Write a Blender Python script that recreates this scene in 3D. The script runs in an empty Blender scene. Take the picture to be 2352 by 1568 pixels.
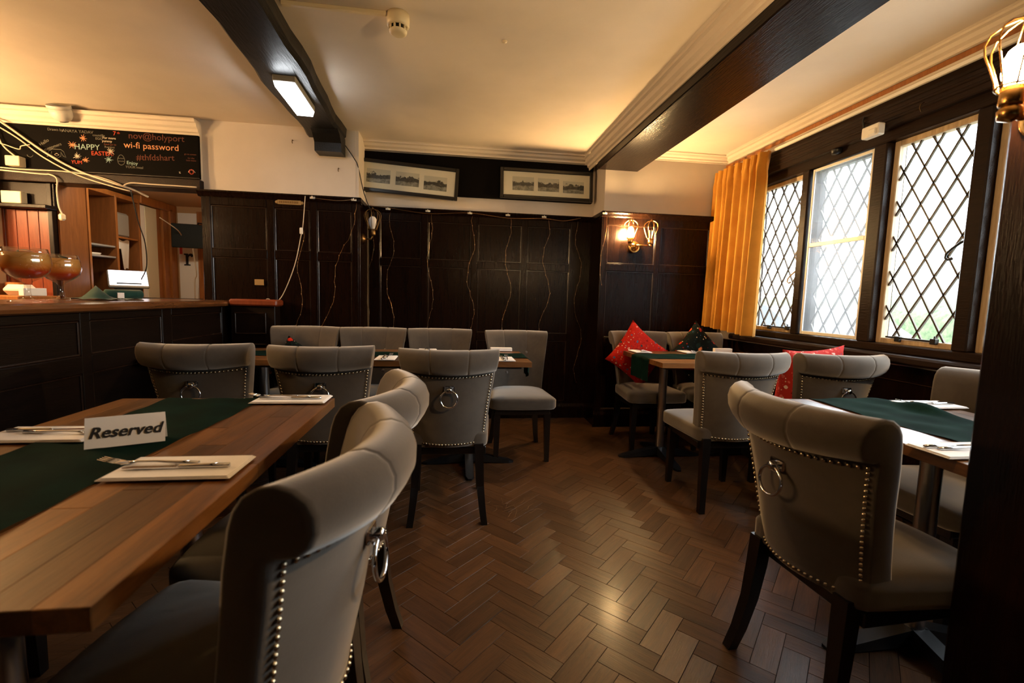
import bpy, bmesh, math, random
from math import sin, cos, pi, radians, sqrt, atan2, exp
from mathutils import Vector, Matrix
random.seed(7)
sc = bpy.context.scene
COL = sc.collection

# ------------------------------------------------------------------ camera
CAM = (0.0, 0.0, 1.22)
def cam_basis(yaw, pitch, roll):
    f = Vector((sin(yaw)*cos(pitch), cos(yaw)*cos(pitch), -sin(pitch)))
    r = Vector((cos(yaw), -sin(yaw), 0)); u = r.cross(f)
    return cos(roll)*r + sin(roll)*u, -sin(roll)*r + cos(roll)*u, f
_r, _u, _f = cam_basis(radians(7.5), radians(5.4), radians(1.55))
cd = bpy.data.cameras.new('camera'); cd.sensor_width = 36; cd.lens = 16.0
cd.clip_start = 0.02; cd.clip_end = 200
cd.dof.use_dof = True; cd.dof.focus_distance = 2.6; cd.dof.aperture_fstop = 3.2
cam = bpy.data.objects.new('camera', cd); COL.objects.link(cam)
cam.matrix_world = Matrix(((_r.x, _u.x, -_f.x, CAM[0]), (_r.y, _u.y, -_f.y, CAM[1]), (_r.z, _u.z, -_f.z, CAM[2]), (0, 0, 0, 1)))
sc.camera = cam

# ------------------------------------------------------------------ world, exposure
vs = sc.view_settings
vs.view_transform = 'Standard'; vs.look = 'None'; vs.exposure = 0.0; vs.gamma = 1.0; vs.use_curve_mapping = False
w = bpy.data.worlds.new('overcast_sky'); sc.world = w; w.use_nodes = True
bg = w.node_tree.nodes['Background']; bg.inputs[0].default_value = (0.86, 0.93, 1.0, 1); bg.inputs[1].default_value = 17.0
sc.cycles.use_denoising = True
sc.cycles.max_bounces = 8; sc.cycles.diffuse_bounces = 5; sc.cycles.glossy_bounces = 4
sc.cycles.transmission_bounces = 6; sc.cycles.transparent_max_bounces = 16
sc.cycles.sample_clamp_indirect = 6.0; sc.cycles.caustics_reflective = False; sc.cycles.caustics_refractive = False
BULB = 2300.0; POST_BULB = 1750.0          # strength of a lit filament bulb
def portal(name, x, y, z, sy, sz):
    l = bpy.data.lights.new(name, 'AREA'); l.shape = 'RECTANGLE'; l.size = sz; l.size_y = sy
    l.cycles.is_portal = True
    o = bpy.data.objects.new(name, l); COL.objects.link(o); o.location = (x, y, z)
    o.rotation_euler = (0, radians(90), 0)
    return o
portal('window_portal', 2.80, 2.10, 1.63, 3.6, 1.3)

# ------------------------------------------------------------------ materials
M = {}
def lin(c): return tuple(((v/12.92) if v <= .04045 else ((v+.055)/1.055)**2.4) for v in c)
def S(r, g, b): return lin((r/255, g/255, b/255))
class NT:
    def __init__(s, name):
        m = bpy.data.materials.new(name); m.use_nodes = True; s.m = m; s.t = m.node_tree
        s.b = s.t.nodes['Principled BSDF']; s.out = s.t.nodes['Material Output']; M[name] = m
    def n(s, t, **k):
        x = s.t.nodes.new(t)
        for a, v in k.items(): setattr(x, a, v)
        return x
    def l(s, a, b): s.t.links.new(a, b)
    def coords(s, scale=(1, 1, 1), kind='Object', rot=(0, 0, 0)):
        tc = s.n('ShaderNodeTexCoord'); mp = s.n('ShaderNodeMapping'); mp.inputs['Scale'].default_value = scale; mp.inputs['Rotation'].default_value = rot
        s.l(tc.outputs[kind], mp.inputs['Vector']); return mp.outputs[0]
    def noise(s, v, scale=5, detail=4, rough=.55, dist=0):
        x = s.n('ShaderNodeTexNoise'); x.inputs['Scale'].default_value = scale; x.inputs['Detail'].default_value = detail
        x.inputs['Roughness'].default_value = rough; x.inputs['Distortion'].default_value = dist; s.l(v, x.inputs['Vector']); return x.outputs['Fac']
    def ramp(s, fac, stops, interp='LINEAR'):
        x = s.n('ShaderNodeValToRGB'); cr = x.color_ramp; cr.interpolation = interp
        while len(cr.elements) < len(stops): cr.elements.new(.5)
        for e, (p, c) in zip(cr.elements, stops): e.position = p; e.color = (*c, 1)
        s.l(fac, x.inputs[0]); return x.outputs[0]
    def mix(s, fac, a, b, mode='MIX'):
        x = s.n('ShaderNodeMix', data_type='RGBA', blend_type=mode)
        for i, v in ((0, fac), (6, a), (7, b)):
            if isinstance(v, (int, float)): x.inputs[i].default_value = v
            elif isinstance(v, tuple): x.inputs[i].default_value = (*v, 1)
            else: s.l(v, x.inputs[i])
        return x.outputs[2]
    def math(s, op, a, b=0.0):
        x = s.n('ShaderNodeMath', operation=op)
        for i, v in ((0, a), (1, b)):
            if isinstance(v, (int, float)): x.inputs[i].default_value = v
            else: s.l(v, x.inputs[i])
        return x.outputs[0]
    def bump(s, h, strength=.2, dist=.01):
        x = s.n('ShaderNodeBump'); x.inputs['Strength'].default_value = strength; x.inputs['Distance'].default_value = dist
        s.l(h, x.inputs['Height']); s.l(x.outputs[0], s.b.inputs['Normal'])
    def col(s, c):
        if isinstance(c, tuple): s.b.inputs['Base Color'].default_value = (*c, 1)
        else: s.l(c, s.b.inputs['Base Color'])
    def set(s, rough=None, metal=None, spec=None, coat=None, sheen=None, trans=None, ior=None, emit=None):
        b = s.b.inputs
        if rough is not None:
            if isinstance(rough, (int, float)): b['Roughness'].default_value = rough
            else: s.l(rough, b['Roughness'])
        if metal is not None: b['Metallic'].default_value = metal
        if spec is not None: b['Specular IOR Level'].default_value = spec
        if coat is not None: b['Coat Weight'].default_value = coat; b['Coat Roughness'].default_value = .18
        if sheen is not None: b['Sheen Weight'].default_value = sheen; b['Sheen Roughness'].default_value = .5; b['Sheen Tint'].default_value = (1, .92, .83, 1)
        if trans is not None: b['Transmission Weight'].default_value = trans
        if ior is not None: b['IOR'].default_value = ior
        if emit is not None:
            b['Emission Color'].default_value = (*emit[0], 1); b['Emission Strength'].default_value = emit[1]
        return s
def plain(name, c, rough=.5, metal=0, **k):
    t = NT(name); t.col(c); t.set(rough=rough, metal=metal, **k)
    v = t.coords(); nz = t.noise(v, 40, 3); t.bump(nz, .06, .003); return t.m
def wood(name, dark, light, rough=.35, stretch=(14, 14, 1.2), coat=.3, per_obj=.0, bump=.15, scale=3.0, spec=.35):
    t = NT(name); v = t.coords(stretch)
    oi = t.n('ShaderNodeObjectInfo')
    add = t.n('ShaderNodeVectorMath', operation='ADD'); t.l(v, add.inputs[0])
    mul = t.n('ShaderNodeVectorMath', operation='SCALE'); cmb = t.n('ShaderNodeCombineXYZ')
    for i in range(3): t.l(oi.outputs['Random'], cmb.inputs[i])
    t.l(cmb.outputs[0], mul.inputs[0]); mul.inputs['Scale'].default_value = 37.0
    t.l(mul.outputs[0], add.inputs[1]); v2 = add.outputs[0]
    n1 = t.noise(v2, scale, 6, .65, .6); n2 = t.noise(v2, scale*6, 3, .6)
    f = t.math('ADD', t.math('MULTIPLY', n1, .8), t.math('MULTIPLY', n2, .25))
    c = t.ramp(f, [(.25, dark), (.75, light)])
    if per_obj:
        at = t.n('ShaderNodeAttribute'); at.attribute_name = 'rnd'
        k = t.math('FRACT', t.math('ADD', at.outputs['Fac'], oi.outputs['Random']))
        br = t.math('ADD', t.math('MULTIPLY', k, per_obj*2), 1-per_obj)
        mm = t.n('ShaderNodeVectorMath', operation='SCALE'); t.l(c, mm.inputs[0]); t.l(br, mm.inputs['Scale']); c = mm.outputs[0]
    t.col(c); t.set(rough=rough, coat=coat, spec=spec); t.bump(n2, bump, .004); return t.m
def materials():
    # plaster
    for nm, c in (('ceiling_plaster', S(226, 213, 196)), ('wall_plaster', S(214, 202, 188)), ('cornice_paint', S(228, 214, 194))):
        t = NT(nm); v = t.coords(); n = t.noise(v, 1.6, 5); c2 = tuple(x*.86 for x in c)
        t.col(t.ramp(n, [(.3, c2), (.7, c)])); t.set(rough=.75, spec=.25); t.bump(t.noise(v, 60, 4), .12, .004)
    wood('panel_oak', S(9, 4, 2), S(26, 12, 6), rough=.25, coat=.0, spec=.12, bump=.25, scale=2.5)
    wood('bar_oak', S(10, 6, 4), S(26, 16, 10), rough=.34, stretch=(14, 1.2, 14), coat=.0, spec=.16, bump=.25, scale=2.5)
    wood('panel_bead', S(20, 12, 8), S(44, 27, 17), rough=.24, coat=.1, spec=.5, bump=.2, scale=2.5)
    wood('bar_top_wood', S(70, 40, 20), S(120, 74, 38), rough=.22, stretch=(14, 1.2, 14), coat=.6)
    wood('beam_wood', S(12, 7, 5), S(26, 15, 10), rough=.26, stretch=(12, 1, 12), coat=.0, spec=.14, bump=.5, scale=1.6)
    wood('black_beam', S(9, 9, 8), S(22, 20, 18), rough=.42, stretch=(9, 1, 9), coat=.0, bump=.7, scale=1.6)
    wood('head_oak', S(18, 11, 7), S(38, 23, 14), rough=.35, stretch=(12, 1, 12), coat=.0, spec=.14, bump=.4, scale=2)
    wood('leg_wood', S(9, 7, 6), S(20, 15, 12), rough=.32, coat=.3, bump=.1)
    wood('stave_wood', S(60, 36, 18), S(132, 88, 46), rough=.32, stretch=(14, 1.3, 14), coat=.25, per_obj=.52, bump=.12, scale=2.2)
    wood('parquet_oak', S(46, 30, 19), S(98, 66, 40), rough=.36, stretch=(1.3, 16, 10), coat=.10, spec=.30, per_obj=.26, bump=.3, scale=2.6)
    wood('bar_pine', S(120, 70, 30), S(176, 112, 56), rough=.45, coat=.1)
    wood('bar_cherry', S(84, 34, 14), S(130, 58, 26), rough=.4, coat=.2)
    wood('veneer_brown', S(96, 54, 24), S(136, 84, 42), rough=.5, coat=.1)
    wood('casement_paint', S(150, 124, 92), S(200, 176, 142), rough=.55, coat=0, bump=.3)
    # velvet
    t = NT('velvet'); v = t.coords(); n = t.noise(v, 7, 5, .6, .4); n2 = t.noise(v, 260, 2)
    t.col(t.ramp(n, [(.3, S(60, 53, 46)), (.7, S(75, 67, 58))])); t.set(rough=.9, spec=.06, sheen=.7); t.bump(n2, .12, .002)
    t = NT('velvet_button'); t.col(S(96, 88, 80)); t.set(rough=.9, sheen=.2)
    plain('chrome', (.75, .75, .76), .10, 1); plain('brushed_steel', (.55, .55, .56), .28, 1)
    plain('antique_nail', S(190, 176, 150), .22, 1); plain('black_iron', (.012, .012, .013), .38, .3)
    plain('brass', S(196, 150, 84), .25, 1); plain('aged_brass', S(150, 122, 78), .5, .35); plain('dark_brass', S(120, 92, 56), .35, 1); plain('copper_wire', S(150, 116, 80), .3, 1)
    plain('lead', S(74, 66, 58), .45, .6); plain('white_plastic', S(228, 222, 210), .35); plain('cream_plastic', S(222, 206, 172), .4)
    plain('black_plastic', (.010, .011, .010), .55, 0, spec=.15); plain('white_cable', S(206, 190, 168), .45); plain('paper', S(236, 232, 226), .7)
    plain('grey_plastic', S(150, 146, 140), .4); plain('frame_black', S(14, 12, 10), .35); plain('mount_card', S(238, 226, 204), .7)
    plain('board_black', S(8, 6, 5), .7, 0, spec=.05); plain('dark_recess', S(12, 9, 7), .7); plain('joint_dark', S(22, 15, 10), .8)
    plain('door_cream', S(222, 214, 186), .5); plain('old_tan', S(186, 148, 104), .7)
    for nm, c in (('chalk_white', S(206, 196, 176)), ('chalk_blue', S(150, 178, 176)), ('chalk_red', S(190, 72, 44)), ('chalk_orange', S(214, 150, 106)), ('chalk_dim', S(96, 52, 38)), ('chalk_grey', S(110, 108, 98))):
        plain(nm, c, .9)
    plain('ink_black', S(26, 24, 24), .7); plain('red_print', S(196, 56, 36), .6); plain('bark_chip', S(150, 118, 84), .8)
    # cloths
    def cloth(nm, a, b, sc_=300, rough=.9, sheen=.2, spec=.1):
        t = NT(nm); v = t.coords(); n = t.noise(v, 9, 4); wv = t.noise(v, sc_, 2)
        t.col(t.ramp(n, [(.3, a), (.7, b)])); t.set(rough=rough, spec=spec, sheen=sheen); t.bump(wv, .25, .002); return t
    cloth('runner_green', S(9, 24, 20), S(16, 38, 32), sheen=.0, spec=.02); cloth('bar_towel', S(20, 52, 48), S(34, 70, 62)); cloth('napkin_cloth', S(232, 228, 224), S(244, 240, 236))
    t = cloth('curtain_gold', S(178, 122, 44), S(198, 142, 56)); tr = t.n('ShaderNodeBsdfTranslucent'); tr.inputs[0].default_value = (*S(214, 152, 62), 1)
    mx = t.n('ShaderNodeMixShader'); mx.inputs[0].default_value = .13; t.l(t.b.outputs[0], mx.inputs[1]); t.l(tr.outputs[0], mx.inputs[2]); t.l(mx.outputs[0], t.out.inputs[0])
    def floral(nm, base, stops, big, small, spread=.46):
        t = NT(nm); v = t.coords()
        vo = t.n('ShaderNodeTexVoronoi'); vo.inputs['Scale'].default_value = big; t.l(v, vo.inputs['Vector'])
        vs_ = t.n('ShaderNodeTexVoronoi'); vs_.inputs['Scale'].default_value = small; t.l(v, vs_.inputs['Vector'])
        sep = t.n('ShaderNodeSeparateColor'); t.l(vo.outputs['Color'], sep.inputs[0])
        petals = t.ramp(sep.outputs[0], stops, 'CONSTANT')
        m1 = t.ramp(t.math('ADD', vo.outputs['Distance'], t.math('MULTIPLY', t.noise(v, big*3, 3), .25)), [(spread-.04, (1, 1, 1)), (spread+.03, (0, 0, 0))])
        c = t.mix(m1, base, petals)
        sp2 = t.n('ShaderNodeSeparateColor'); t.l(vs_.outputs['Color'], sp2.inputs[0])
        small_c = t.ramp(sp2.outputs[1], stops[::-1] and [(0, stops[0][1]), (.45, S(206, 176, 140)), (.58, S(60, 84, 120)), (.72, stops[-1][1]), (.84, S(120, 24, 20))], 'CONSTANT')
        m2 = t.ramp(vs_.outputs['Distance'], [(.22, (1, 1, 1)), (.27, (0, 0, 0))])
        c = t.mix(m2, c, small_c)
        t.col(c); t.set(rough=.85, spec=.1); t.bump(t.noise(v, 250, 2), .15, .002)
    floral('floral_red', S(168, 28, 16), [(0, S(186, 44, 26)), (.3, S(128, 18, 14)), (.45, S(70, 92, 118)), (.58, S(186, 44, 26)), (.70, S(216, 180, 150)), (.80, S(140, 20, 16)), (.90, S(34, 60, 60))], 26, 58, .40)
    floral('floral_dark', S(12, 18, 16), [(0, S(22, 38, 32)), (.18, S(190, 46, 26)), (.38, S(222, 130, 76)), (.52, S(20, 34, 30)), (.66, S(206, 84, 50)), (.80, S(228, 168, 110)), (.90, S(50, 74, 54))], 12, 40, .44)
    floral('floral_pink', S(170, 44, 38), [(0, S(200, 84, 74)), (.35, S(150, 28, 26)), (.5, S(90, 100, 130)), (.62, S(206, 96, 84)), (.8, S(222, 190, 176))], 26, 58, .42)
    # glass
    def thin(nm, tint, k, extra=None, base=.03):
        t = NT(nm); tr = t.n('ShaderNodeBsdfTransparent'); tr.inputs[0].default_value = (*tint, 1)
        gl = t.n('ShaderNodeBsdfGlossy'); gl.inputs['Roughness'].default_value = .03
        lwn = t.n('ShaderNodeLayerWeight'); lwn.inputs[0].default_value = .5; fres = t.math('ADD', t.math('MULTIPLY', t.math('POWER', lwn.outputs['Facing'], 4.0), .8), base)
        mx = t.n('ShaderNodeMixShader'); t.l(fres, mx.inputs[0]); t.l(tr.outputs[0], mx.inputs[1]); t.l(gl.outputs[0], mx.inputs[2])
        o = mx.outputs[0]
        if extra:
            v = t.coords(); nz = t.noise(v, 2.2, 4); f = t.ramp(nz, [(.3, (extra[0],)*3), (.7, (extra[1],)*3)])
            d = t.n('ShaderNodeBsdfTranslucent'); d.inputs[0].default_value = (.92, .95, 1, 1)
            d2 = t.n('ShaderNodeBsdfDiffuse'); d2.inputs[0].default_value = (.9, .93, .97, 1)
            ad = t.n('ShaderNodeMixShader'); ad.inputs[0].default_value = .35; t.l(d.outputs[0], ad.inputs[1]); t.l(d2.outputs[0], ad.inputs[2])
            m2 = t.n('ShaderNodeMixShader'); t.l(f, m2.inputs[0]); t.l(o, m2.inputs[1]); t.l(ad.outputs[0], m2.inputs[2]); o = m2.outputs[0]
        t.l(o, t.out.inputs[0])
    thin('window_glass', (.97, .985, .98), .1); thin('hazy_glass', (.98, .99, 1), .1, (.06, .15)); thin('clear_bulb_glass', (.98, .95, .9), .1); thin('drink_glass', (.97, .96, .94), .1, None, .12)
    t = NT('cocktail'); v = t.coords(); sp = t.n('ShaderNodeSeparateXYZ'); t.l(v, sp.inputs[0])
    t.col(t.ramp(t.math('MULTIPLY', t.math('SUBTRACT', sp.outputs[2], .12), 8), [(.0, S(150, 20, 12)), (.22, S(190, 44, 18)), (.36, S(222, 130, 50)), (.62, S(236, 172, 92))])); t.set(rough=.25, spec=.5)
    # old photograph print: pale sky, dark tree line, mottled ground
    t = NT('old_photo'); v = t.coords(); oi = t.n('ShaderNodeObjectInfo'); ad = t.n('ShaderNodeVectorMath', operation='ADD'); t.l(v, ad.inputs[0])
    cm = t.n('ShaderNodeCombineXYZ'); t.l(t.math('MULTIPLY', oi.outputs['Random'], 50), cm.inputs[0]); t.l(cm.outputs[0], ad.inputs[1]); va = ad.outputs[0]
    sp = t.n('ShaderNodeSeparateXYZ'); t.l(v, sp.inputs[0])
    edge = t.math('ADD', sp.outputs[2], t.math('MULTIPLY', t.math('SUBTRACT', t.noise(va, 18, 5, .7), .5), .14))
    ground = t.math('ADD', sp.outputs[2], t.math('MULTIPLY', t.math('SUBTRACT', t.noise(va, 11, 3), .5), .06))
    trees = t.ramp(t.noise(va, 55, 4, .7), [(.35, S(26, 26, 24)), (.6, S(70, 68, 62)), (.75, S(170, 164, 150))])
    sky = t.ramp(edge, [(.48, (0, 0, 0)), (.5, (1, 1, 1))]); sk = t.n('ShaderNodeValToRGB')
    up = t.ramp(t.math('ADD', t.math('MULTIPLY', edge, 6), .40), [(.49, (0, 0, 0)), (.52, (1, 1, 1))])
    dn = t.ramp(t.math('ADD', t.math('MULTIPLY', ground, 6), .62), [(.48, (1, 1, 1)), (.5, (0, 0, 0))])
    gcol = t.ramp(t.noise(va, 30, 5, .7), [(.35, S(84, 82, 74)), (.65, S(170, 166, 154))])
    c = t.mix(up, trees, S(206, 198, 180)); c = t.mix(dn, c, gcol); t.col(c); t.set(rough=.4)
    # lights and screens
    def emit(nm, c, s): t = NT(nm); t.col(c); t.set(emit=(c, s))
    emit('bulb_lit', (1.0, .62, .26), BULB); emit('post_bulb', (1.0, .64, .30), POST_BULB); emit('filament', (1.0, .55, .2), 12); emit('led_panel', (.93, .97, 1.0), 26); emit('till_screen', (.95, .92, 1.0), 2.6)
    emit('added_bar_glow', (1.0, .60, .26), 1050.0)
    emit('added_room_light', (1.0, .84, .58), 75)
    plain('bulb_opal', S(226, 220, 214), .2)
    # outdoors
    t = NT('hedge_leaf'); v = t.coords(); t.col(t.ramp(t.noise(v, 14, 5, .7), [(.3, S(48, 66, 40)), (.7, S(104, 120, 80))])); t.set(rough=.8)
    t = NT('glare_grass'); v = t.coords(); t.col(t.ramp(t.noise(v, 3, 5, .7), [(.3, S(160, 172, 142)), (.7, S(196, 204, 176))])); t.set(rough=.9)  # grass paled, the outdoor glare is put into its colour
    plain('outside_paving', S(190, 188, 180), .9); plain('car_blue', S(36, 44, 54), .3); plain('van_white', S(235, 235, 235), .4); plain('van_red', S(190, 60, 50), .4)
materials()

# ------------------------------------------------------------------ mesh building
class MB:
    def __init__(s): s.v = []; s.f = []; s.sm = []
    def add(s, vs, fs, smooth=False):
        o = len(s.v); s.v += [tuple(p) for p in vs]; s.f += [tuple(i+o for i in f) for f in fs]; s.sm += [smooth]*len(fs); return s
    def box(s, x0, x1, y0, y1, z0, z1, c=0.0):
        """axis box with an optional chamfer c"""
        if c <= 0:
            v = [(x, y, z) for z in (z0, z1) for y in (y0, y1) for x in (x0, x1)]
            return s.add(v, [(0, 2, 3, 1), (4, 5, 7, 6), (0, 1, 5, 4), (2, 6, 7, 3), (0, 4, 6, 2), (1, 3, 7, 5)])
        bm = bmesh.new(); bmesh.ops.create_cube(bm, size=1)
        for q in bm.verts: q.co = Vector(((x0+x1)/2+q.co.x*(x1-x0), (y0+y1)/2+q.co.y*(y1-y0), (z0+z1)/2+q.co.z*(z1-z0)))
        bmesh.ops.bevel(bm, geom=list(bm.edges), offset=c, segments=1, affect='EDGES', clamp_overlap=True)
        return s.bm(bm)
    def bm(s, bm, smooth=False):
        bm.verts.index_update(); v = [q.co[:] for q in bm.verts]; f = [[q.index for q in k.verts] for k in bm.faces]; bm.free(); return s.add(v, f, smooth)
    def prism(s, poly, axis, a, b, smooth=False):
        """poly of 2D points extruded along axis x/y/z from a to b"""
        n = len(poly)
        def P(p, t): return {'x': (t, p[0], p[1]), 'y': (p[0], t, p[1]), 'z': (p[0], p[1], t)}[axis]
        v = [P(p, a) for p in poly] + [P(p, b) for p in poly]
        return s.add(v, [tuple(range(n))[::-1], tuple(range(n, 2*n))] + [(i, (i+1) % n, n+(i+1) % n, n+i) for i in range(n)], smooth)
    def lathe(s, prof, cx=0, cy=0, cz=0, n=20, axis='z', close=False):
        v = []; f = []
        for r, z in prof:
            for i in range(n):
                a = 2*pi*i/n; p = (r*cos(a), r*sin(a), z)
                if axis == 'y': p = (p[0], p[2], p[1])
                if axis == 'x': p = (p[2], p[0], p[1])
                v.append((cx+p[0], cy+p[1], cz+p[2]))
        m = len(prof)
        for k in range(m-1):
            for i in range(n): f.append((k*n+i, k*n+(i+1) % n, (k+1)*n+(i+1) % n, (k+1)*n+i))
        if close: f.append(tuple(range(n))[::-1]); f.append(tuple(range((m-1)*n, m*n)))
        return s.add(v, f, True)
    def tube(s, pts, r, n=6, closed=False):
        pts = [Vector(p) for p in pts]; m = len(pts); v = []; f = []; up = None
        for i, p in enumerate(pts):
            a = pts[i-1] if (i > 0 or closed) else p; b = pts[(i+1) % m] if (i < m-1 or closed) else p
            t = (b-a).normalized()
            if up is None: up = Vector((0, 0, 1)) if abs(t.z) < .9 else Vector((1, 0, 0))
            e1 = (up-t*up.dot(t)); e1 = e1.normalized() if e1.length > 1e-6 else t.orthogonal().normalized(); e2 = t.cross(e1); up = e1
            rr = r[i] if isinstance(r, (list, tuple)) else r
            for k in range(n): a_ = 2*pi*k/n; v.append(p+e1*rr*cos(a_)+e2*rr*sin(a_))
        for i in range(m if closed else m-1):
            j = (i+1) % m
            for k in range(n): f.append((i*n+k, i*n+(k+1) % n, j*n+(k+1) % n, j*n+k))
        if not closed: f.append(tuple(range(n))[::-1]); f.append(tuple(range((m-1)*n, m*n)))
        return s.add(v, f, True)
    def grid(s, nu, nv, fn, smooth=True):
        v = [fn(i/nu, j/nv) for j in range(nv+1) for i in range(nu+1)]
        return s.add(v, [(j*(nu+1)+i, j*(nu+1)+i+1, (j+1)*(nu+1)+i+1, (j+1)*(nu+1)+i) for j in range(nv) for i in range(nu)], smooth)
    def mesh(s, name, mat):
        me = bpy.data.meshes.new(name); me.from_pydata(s.v, [], s.f); me.update()
        for p, q in zip(me.polygons, s.sm): p.use_smooth = q
        me.materials.append(M[mat] if isinstance(mat, str) else mat)
        return me
    def build(s, name, mat, parent=None, loc=(0, 0, 0), rot=(0, 0, 0)):
        return link(name, s.mesh(name, mat), parent, loc, rot)
def fixn(me):
    bm = bmesh.new(); bm.from_mesh(me); bmesh.ops.recalc_face_normals(bm, faces=bm.faces); bm.to_mesh(me); bm.free(); return me
def link(name, data, parent=None, loc=(0, 0, 0), rot=(0, 0, 0)):
    o = bpy.data.objects.new(name, data); COL.objects.link(o); o.location = loc; o.rotation_euler = rot
    if parent: o.parent = parent
    return o
def tag(o, label, cat, group=None):
    o['label'] = label; o['category'] = cat
    if group: o['group'] = group
    return o
def thing(name, label, cat, loc=(0, 0, 0), rz=0, group=None, rot=None):
    o = bpy.data.objects.new(name, None); COL.objects.link(o); o.empty_display_size = .05
    o.location = loc; o.rotation_euler = rot or (0, 0, rz); return tag(o, label, cat, group)
def structure(o): o['kind'] = 'structure'; return o
def stuff(o): o['kind'] = 'stuff'; return o
def copy_tree(o, parent=None):
    c = o.copy(); COL.objects.link(c); c.parent = parent
    for ch in o.children: copy_tree(ch, c)
    return c
def text_mesh(txt, size, mat, name='lettering', shear=0.0, bold=0.0, extrude=.0006, align='CENTER'):
    cu = bpy.data.curves.new(name, 'FONT'); cu.body = txt; cu.size = size; cu.shear = shear; cu.offset = bold; cu.extrude = extrude
    cu.align_x = align; cu.align_y = 'CENTER'; cu.resolution_u = 3
    tmp = bpy.data.objects.new(name, cu); COL.objects.link(tmp)
    dg = bpy.context.evaluated_depsgraph_get(); me = bpy.data.meshes.new_from_object(tmp.evaluated_get(dg))
    bpy.data.objects.remove(tmp); bpy.data.curves.remove(cu)
    me.materials.clear(); me.materials.append(M[mat]); me.name = name; return me

# ------------------------------------------------------------------ room shell
ZC = 2.63                       # ceiling
YB, YL, YR = 4.55, 4.20, 4.20   # faces of the panelling: back, left and right sections
XW = 2.62                       # window wall
XLW = -4.6; YN = -2.4           # far left wall and the wall behind the camera
f = structure(MB().box(XLW, 3.0, YN, 6.4, -.12, -.004).build('floor', 'joint_dark'))
# herringbone oak blocks: rows run along the room, blocks lie at 45 degrees
W_, L_ = .0817, .0817*3
def block_mesh():
    b = MB().box(.0008, L_-.0008, .0008, W_-.0008, -.012, 0, .0006); me = b.mesh('block', 'parquet_oak'); return me
bme = block_mesh()
blocks = []
ox, oy = .042, 0.0
for i in range(-75, 100):
    for j in range(-75, 100):
        m = (i-j) % 6
        if m == 0: ang = 45; u0, v0 = i*W_, j*W_
        elif m == 5: ang = 135; u0, v0 = (i+1)*W_, j*W_
        else: continue
        x = ox+(u0-v0)/sqrt(2); y = oy+(u0+v0)/sqrt(2)
        cx = x+(L_/2*cos(radians(ang)) - W_/2*sin(radians(ang))); cy = y+(L_/2*sin(radians(ang))+W_/2*cos(radians(ang)))
        if XLW+.1 < cx < 2.63 and YN+.1 < cy < 4.62: blocks.append((cx, cy, x, y, ang))
def seen(b):
    cx, cy = b[0], b[1]
    return -.30 < cx < 1.62 and .95 < cy < 3.9
blocks.sort(key=lambda b: (not seen(b), b[0]**2+b[1]**2))
for k, (cx, cy, x, y, ang) in enumerate(blocks[:300]):
    o = link('block', bme, f, (x, y, -.0004*random.random()), (0, 0, radians(ang)))
rest = MB(); rn = []
bx = block_mesh(); bv = [q.co.copy() for q in bx.vertices]; bf = [tuple(p.vertices) for p in bx.polygons]
for (cx, cy, x, y, ang) in blocks[300:]:
    c, s_ = cos(radians(ang)), sin(radians(ang)); dz = -.0004*random.random(); rv = random.random()
    rest.add([(x+p.x*c-p.y*s_, y+p.x*s_+p.y*c, p.z+dz) for p in bv], bf); rn += [rv]*len(bf)
ro = stuff(rest.build('blocks_beyond', 'parquet_oak', f))
at = ro.data.attributes.new('rnd', 'FLOAT', 'FACE'); at.data.foreach_set('value', rn)
# pale scuffs scratched into the parquet
sm = MB()
for k in range(20):
    x, y = .36+random.gauss(0, .10), 2.52+random.gauss(0, .06); a = random.uniform(.3, 1.3); p = [(x, y, .0012)]
    for q in range(4): a += random.uniform(-.5, .5); x += .018*cos(a); y += .018*sin(a); p.append((x, y, .0012))
    sm.tube(p, .0006, 4)
stuff(sm.build('scuff_marks', 'bark_chip', f))

ce = structure(MB().box(XLW, 2.9, YN, 4.75, ZC, ZC+.1).build('ceiling', 'ceiling_plaster'))
# plaster walls above the panelling
wb = structure(MB().box(-.86, 1.40, YB+.02, YB+.16, 0, ZC).build('wall_back', 'wall_plaster'))
wl = structure(MB().box(-2.10, -.86, YL+.045, YB+.16, 0, ZC).build('wall_left_section', 'wall_plaster'))
wr = structure(MB().box(1.40, 2.9, YR+.045, YB+.16, 0, ZC).build('wall_right_section', 'wall_plaster'))
structure(MB().box(-.868, -.834, YB-.02-.28, YB-.0, 2.05, ZC).build('trim_1', 'wall_plaster'))
structure(MB().box(XLW-.1, XLW, YN, 4.3, 0, ZC).build('wall_left', 'panel_oak'))
structure(MB().box(XLW, 2.9, YN-.1, YN, 0, ZC).build('wall_front', 'panel_oak'))

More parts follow.
